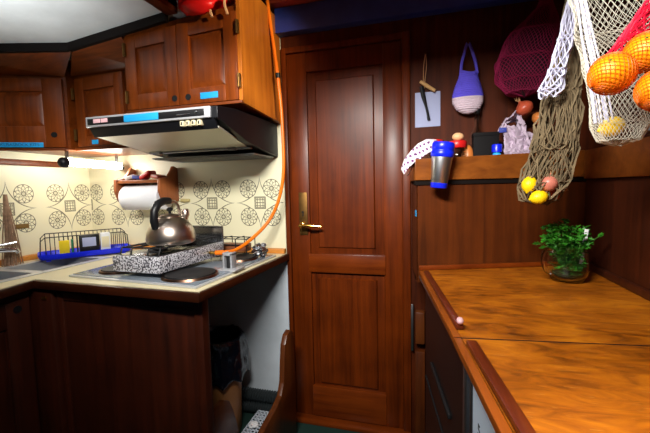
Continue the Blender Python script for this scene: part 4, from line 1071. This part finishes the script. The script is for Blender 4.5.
for i in range(84):
    a = random.uniform(0, 2*PI); rr_ = .066*math.sqrt(random.random()); h = random.uniform(.10, .215)*(1-.25*(rr_/.1)**2)
    p0 = Vector((jx+.02*math.cos(a), jy+.02*math.sin(a), ZC+.05)); p1 = Vector((jx+min(rr_, .045)*math.cos(a), jy+min(rr_, .045)*math.sin(a), ZC+.12)); p2 = Vector((jx-.005+rr_*math.cos(a), jy+rr_*.9*math.sin(a), ZC+max(h, .09 if rr_ < .05 else .135)))
    P = spline([p0, p1, p2], 4); bs_.tube(P, .0011, 4)
    for j in range(5):
        d = Vector((math.cos(a)+random.uniform(-1, 1), math.sin(a)+random.uniform(-1, 1), random.uniform(-.1, .9)))
        q = P[-1-min(j//2, 2)] + Vector((random.uniform(-.008, .008),)*3)
        leaf(q, d, random.uniform(.012, .019), random.uniform(-.6, .6))
for i in range(300):
    a = random.uniform(0, 2*PI); r_ = random.uniform(.01, .05); leaf(Vector((jx+r_*math.cos(a), jy+r_*math.sin(a), ZC+random.uniform(.028, .13))), Vector((math.cos(a+1.3), math.sin(a+1.3), random.uniform(-.3, .8))), .0125, random.uniform(-.5, .5))
for j, (dx, dz) in enumerate(((-.085, .115), (.10, .16), (-.09, .12))):
    P = spline([Vector((jx, jy, ZC+.07)), Vector((jx+dx*.5, jy-.01, ZC+.13)), Vector((jx+dx, jy-.02+.03*j, ZC+dz))], 5); bs_.tube(P, .0011, 4)
    for q in P[-2:]: leaf(q, Vector((dx, .02, .3)), .014, .2); leaf(q, Vector((dx, -.05, .1)), .012, -.4)
bs_.build('stems', 'stem', hp3)
fb = MB(); fb._merge(bl_); tag(fb.build('foliage', 'leaf', hp3, smooth=0), kind='stuff')
tag(MB().box(-.006, .006, -.001, .001, -.06, .06, .0004, Matrix.Translation((jx+.043, jy-.012, ZC+.125)) @ Matrix.Rotation(.12, 4, 'Y')).build('plant_label', 'white', None, origin=(jx+.043, jy-.012, ZC+.07)), 'white plastic plant label stuck in the herb jug', 'plant label')

# ------------------------------------------------------------------ nets and fruit
def prof_at(prof, v):
    for (a, *pa_), (c, *pc_) in zip(prof, prof[1:]):
        if a <= v <= c:
            f = (v-a)/(c-a); f = f*f*(3-2*f)
            return [x+(y-x)*f for x, y in zip(pa_, pc_)]
    return list(prof[-1][1:])
def net(prof, nu, nv, jit=0, seed=0, twist=0):
    """prof rows: v, cx, cy, z, rx, ry"""
    def f(u, v):
        cx, cy, z, rx, ry = prof_at(prof, v); a = 2*PI*(u + twist*v)
        k = 1 + jit*mnoise.noise(Vector((math.cos(a)*2+seed, math.sin(a)*2, z*14)))
        j2 = jit*.03*mnoise.noise(Vector((math.cos(a)*3+seed+9, math.sin(a)*3, z*22)))
        return (cx+rx*k*math.cos(a), cy+ry*k*math.sin(a), z+j2)
    return MB().diamonds(f, nu, nv, True)
# burgundy net bag on the bulkhead
bu = thing('burgundy_net_bag', 'burgundy crocheted net bag hanging high on the bulkhead', 'net bag', (.40, 1.64, 2.0))
bprof = [(0, .452, 1.655, 2.02, .012, .012), (.12, .446, 1.65, 1.95, .03, .03), (.35, .41, 1.64, 1.86, .085, .06), (.6, .372, 1.64, 1.76, .1, .075), (.82, .365, 1.64, 1.675, .095, .07), (.94, .375, 1.64, 1.63, .06, .05), (1, .38, 1.64, 1.615, .006, .006)]
net(bprof, 44, 58, .2, 2).build('net', 'burg', bu, wire=.0036, smooth=0)
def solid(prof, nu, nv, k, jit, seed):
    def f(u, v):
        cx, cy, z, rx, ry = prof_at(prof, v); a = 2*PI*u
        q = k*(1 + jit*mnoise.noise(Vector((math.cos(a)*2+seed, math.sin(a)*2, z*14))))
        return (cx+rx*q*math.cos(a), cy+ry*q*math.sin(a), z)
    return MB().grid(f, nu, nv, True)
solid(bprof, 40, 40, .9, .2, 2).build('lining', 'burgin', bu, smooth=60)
MB().tube([(.452, 1.655, 2.02), (.455, 1.66, 2.10), (.456, 1.70, 2.165)], .006, 8).build('hanging_loop', 'burg', bu)

# hemp net with lemons, shallots
hn = thing('hemp_net', 'long grey brown knotted net hanging from the deckhead over the worktop', 'net bag', (.40, 1.30, 1.9))
hprof = [(0, .43, 1.30, 1.95, .006, .006), (.12, .426, 1.30, 1.84, .012, .012), (.3, .418, 1.30, 1.70, .022, .02), (.5, .405, 1.30, 1.55, .042, .036), (.75, .385, 1.30, 1.37, .06, .052), (.9, .36, 1.30, 1.262, .064, .055), (.97, .348, 1.30, 1.215, .053, .045), (1, .347, 1.30, 1.20, .01, .01)]
net(hprof, 15, 30, .5, 5, .25).build('net', 'greyyarn', hn, wire=.0062, smooth=0)
net([(v, cx+.012, cy-.004, z, rx*.8, ry*.8) for v, cx, cy, z, rx, ry in hprof], 13, 26, .6, 15, -.2).build('net', 'greyyarn', hn, wire=.0058, smooth=0)
MB().tube([(.43, 1.30, 1.94), (.432, 1.30, 2.1), (.432, 1.30, 2.28)], .007, 8).build('hanging_cord', 'greyyarn', hn)
b = MB(); random.seed(4)
for i in range(70):
    a = random.uniform(0, 2*PI); ph = random.uniform(-.9, .9)
    pp = []
    for j in range(9):
        v = .2 + .72*j/8; cx, cy, z, rx, ry = prof_at(hprof, v)
        aa = a + ph*v + .25*math.sin(j*1.7+i)
        pp.append((cx+rx*1.0*math.cos(aa), cy+ry*1.0*math.sin(aa), z+.006*math.sin(i*3+j*2)))
    b.tube(spline(pp, 3), .0021, 5)
tag(b.build('loose_strands', 'greyyarn', hn), kind='stuff')
def fruit(name, label, cat, c, r, mat, axis, group=None):
    """lemon: ellipsoid with nipple ends"""
    t_ = thing(name, label, cat, c, group)
    q = Vector((0, 0, 1)).rotation_difference(Vector(axis)).to_matrix().to_4x4()
    MB().lathe([(0, -1.32), (.12, -1.28), (.2, -1.14), (.5, -.98), (.82, -.6), (1, 0), (.82, .6), (.5, .98), (.22, 1.12), (.14, 1.2), (0, 1.22)], n=28, mtx=Matrix.Translation(c) @ q @ Matrix.Diagonal((r, r, r, 1))).build('peel', mat, t_, smooth=70)
    MB().lathe([(.16, 1.16), (.18, 1.22), (.08, 1.25), (0, 1.25)], n=10, mtx=Matrix.Translation(c) @ q @ Matrix.Diagonal((r, r, r, 1))).build('stem_end', 'stem', t_)
    return t_
fruit('lemon', 'yellow lemon at the bottom left of the hemp net, upper one', 'lemon', (.312, 1.272, 1.262), .023, 'lemon', (.3, .2, 1))
fruit('lemon', 'yellow lemon at the very bottom of the hemp net', 'lemon', (.334, 1.252, 1.222), .0225, 'lemon', (1, .1, .25))
onion('shallot', 'pink shallot between the lemons in the hemp net', 'shallot', (.362, 1.258, 1.264), .025, 'onionred', tilt=.2, zs_=1.1)
onion('shallot', 'dark reddish shallot at the bottom right of the hemp net', 'shallot', (.385, 1.292, 1.232), .024, 'shallot', tilt=1.2)
# pale macrame cords
mc = thing('macrame_cords', 'white knotted macrame cords hanging beside the hemp net', 'cords', (.37, 1.22, 2.0))
mprof = [(0, .395, 1.22, 1.9, .006, .006), (.2, .385, 1.22, 1.78, .012, .010), (.45, .372, 1.22, 1.68, .02, .014), (.7, .352, 1.22, 1.59, .026, .016), (.9, .336, 1.22, 1.535, .03, .018), (1, .332, 1.22, 1.515, .02, .012)]
mprof = [(v, cx+.014, cy, z, rx*.9, ry) for v, cx, cy, z, rx, ry in mprof]
net(mprof, 8, 24, .4, 8, .3).build('net', 'lavyarn', mc, wire=.006, smooth=0)
MB().tube([(.409, 1.22, 1.89), (.412, 1.23, 2.1), (.414, 1.24, 2.28)], .006, 8).build('hanging_cord', 'lavyarn', mc)
# cream net with a lemon
cn = thing('cream_net_bag', 'cream crocheted net bag with a lemon, hanging behind the oranges', 'net bag', (.38, 1.0, 1.9))
cprof = [(0, .352, 1.02, 1.98, .012, .012), (.12, .37, 1.02, 1.88, .06, .03), (.3, .395, 1.02, 1.735, .098, .045), (.5, .41, 1.02, 1.60, .093, .045), (.7, .415, 1.02, 1.495, .076, .045), (.88, .416, 1.02, 1.40, .062, .042), (.96, .414, 1.02, 1.362, .045, .034), (1, .412, 1.02, 1.35, .006, .006)]
cprof = [(v, cx+.026, cy, z, rx*.96, ry) for v, cx, cy, z, rx, ry in cprof]
net(cprof, 42, 88, .14, 11, .08).build('net', 'creamyarn', cn, wire=.0015, smooth=0)
# bunched edge of the net
b = MB()
for i in range(9):
    pp = []
    for j in range(8):
        v = .06 + .8*j/7; cx, cy, z, rx, ry = prof_at(cprof, v)
        pp.append((cx-rx*.98+.0035*math.sin(i*2.1+j*.4)+.003*i*(.4+v), cy-.012+.004*math.cos(i*1.7+j*.5)-ry*.25*(i/9), z))
    b.tube(spline(pp, 4), .0019, 5)
b.build('gathered_edge', 'lavyarn', cn)
MB().tube([(.378, 1.02, 1.97), (.378, 1.02, 2.1), (.378, 1.02, 2.28)], .005, 8).build('hanging_cord', 'creamyarn', cn)
fruit('lemon', 'yellow lemon lying in the cream net bag below the oranges', 'lemon', (.420, 1.015, 1.394), .0245, 'lemon', (1, .2, .3))
# oranges in a red net
on = thing('orange_net', 'magenta red string net holding the oranges at the right edge', 'net bag', (.37, .8, 1.5))
OC = [(.326, .794, 1.461), (.399, .838, 1.506), (.389, .768, 1.421)]
b = MB()
for i, c in enumerate(OC):
    t = bmesh.new(); bmesh.ops.create_icosphere(t, subdivisions=3, radius=1)
    me_ = bpy.data.meshes.new('t'); t.free()
    def sf(u, v, c=c, i=i):
        a = 2*PI*u; ph = .12 + (PI-.24)*v
        p = Vector((math.sin(ph)*math.cos(a), math.sin(ph)*math.sin(a), math.cos(ph)))
        p = Matrix.Rotation(.9, 3, 'Y') @ p
        return Vector(c) + p*.037
    b.bm.from_mesh(me_); bpy.data.meshes.remove(me_)
    b.diamonds(sf, 20, 26, True)
b.build('net', 'orangenet', on, wire=.0012, smooth=0)
nprof = [(0, .60, .89, 1.88, .008, .008), (.35, .55, .885, 1.75, .03, .014), (.65, .475, .877, 1.625, .05, .016), (.85, .42, .868, 1.545, .058, .016), (1, .372, .857, 1.478, .055, .014)]
net(nprof, 26, 56, .2, 21).build('net_neck', 'rednet', on, wire=.004, smooth=0)
MB().tube([(.60, .89, 1.875), (.605, .89, 2.0), (.605, .89, 2.28)], .004, 8).build('hanging_cord', 'rednet', on)
for i, (c, lab) in enumerate(zip(OC, ('left orange in the red net, nearest the cream net bag', 'upper orange in the red net at the right edge', 'lower right orange in the red net at the right edge'))):
    t_ = thing('orange', lab, 'orange', c, 'oranges in the red net')
    MB().sphere(c, .0355, (1, 1, .96), 36, 22).build('peel', 'orange', t_, smooth=80)
    q = Vector((-.4, -.75, .5)).normalized()
    MB().sphere(Vector(c)+q*.035, .003, (1, 1, .6), 10, 6).build('stem_scar', 'stem', t_)

# ------------------------------------------------------------------ lights, world, camera
w = bpy.data.worlds.new('world'); S.world = w; w.use_nodes = True
w.node_tree.nodes['Background'].inputs[0].default_value = (.55, .66, 1, 1); w.node_tree.nodes['Background'].inputs[1].default_value = .035
def area(name, loc, target, sx, sy, power, col):
    l = bpy.data.lights.new(name, 'AREA'); l.shape = 'RECTANGLE'; l.size = sx; l.size_y = sy; l.energy = power; l.color = col
    o = bpy.data.objects.new(name, l); COL.objects.link(o); o.location = loc
    o.rotation_euler = (Vector(target)-Vector(loc)).to_track_quat('-Z', 'Y').to_euler(); return o
k = area('hatch_daylight', (-.35, .12, 2.0), (-.25, 1.75, 1.6), .6, .12, 36, (1, .965, .91)); k.data.spread = math.radians(136)
k = area('galley_lamp', (.42, .42, 2.2), (.40, .46, .9), .2, .2, 8, (1, .92, .78)); k.data.spread = math.radians(62)
k = area('deckhead_fill', (-1.3, .1, 1.2), (-1.42, .75, 1.98), .3, .3, 3.4, (.9, .95, 1)); k.data.spread = math.radians(46)  # added fill aimed upward to brighten the white deckhead, no window behind it
sl = bpy.data.lights.new('cabinet_side_spot', 'SPOT'); sl.energy = 66; sl.color = (1, .86, .66); sl.spot_size = math.radians(33); sl.spot_blend = .6; sl.shadow_soft_size = .03  # added spot, brightens the golden cabinet side and the red bag
so = bpy.data.objects.new('cabinet_side_spot', sl); COL.objects.link(so); so.location = (.2, .8, 2.05)
so.rotation_euler = (Vector((-.735, 1.50, 1.90))-so.location).to_track_quat('-Z', 'Y').to_euler()

cam = bpy.data.cameras.new('camera'); co = bpy.data.objects.new('camera', cam); COL.objects.link(co)
cam.sensor_width = 36; cam.lens = 360/650*36; cam.clip_start = .02
yaw, pit, rol = math.radians(15.8), math.radians(4.5), math.radians(1.3)
fwd = Vector((-math.sin(yaw)*math.cos(pit), math.cos(yaw)*math.cos(pit), -math.sin(pit)))
r0 = Vector((math.cos(yaw), math.sin(yaw), 0)); u0 = r0.cross(fwd)
r1 = r0*math.cos(rol) - u0*math.sin(rol); u1 = u0*math.cos(rol) + r0*math.sin(rol)
co.matrix_world = Matrix(((r1.x, u1.x, -fwd.x, 0), (r1.y, u1.y, -fwd.y, 0), (r1.z, u1.z, -fwd.z, 1.265), (0, 0, 0, 1)))
S.camera = co
S.view_settings.view_transform = 'Standard'; S.view_settings.look = 'None'; S.view_settings.gamma = 1; S.view_settings.use_curve_mapping = False
S.view_settings.exposure = 0
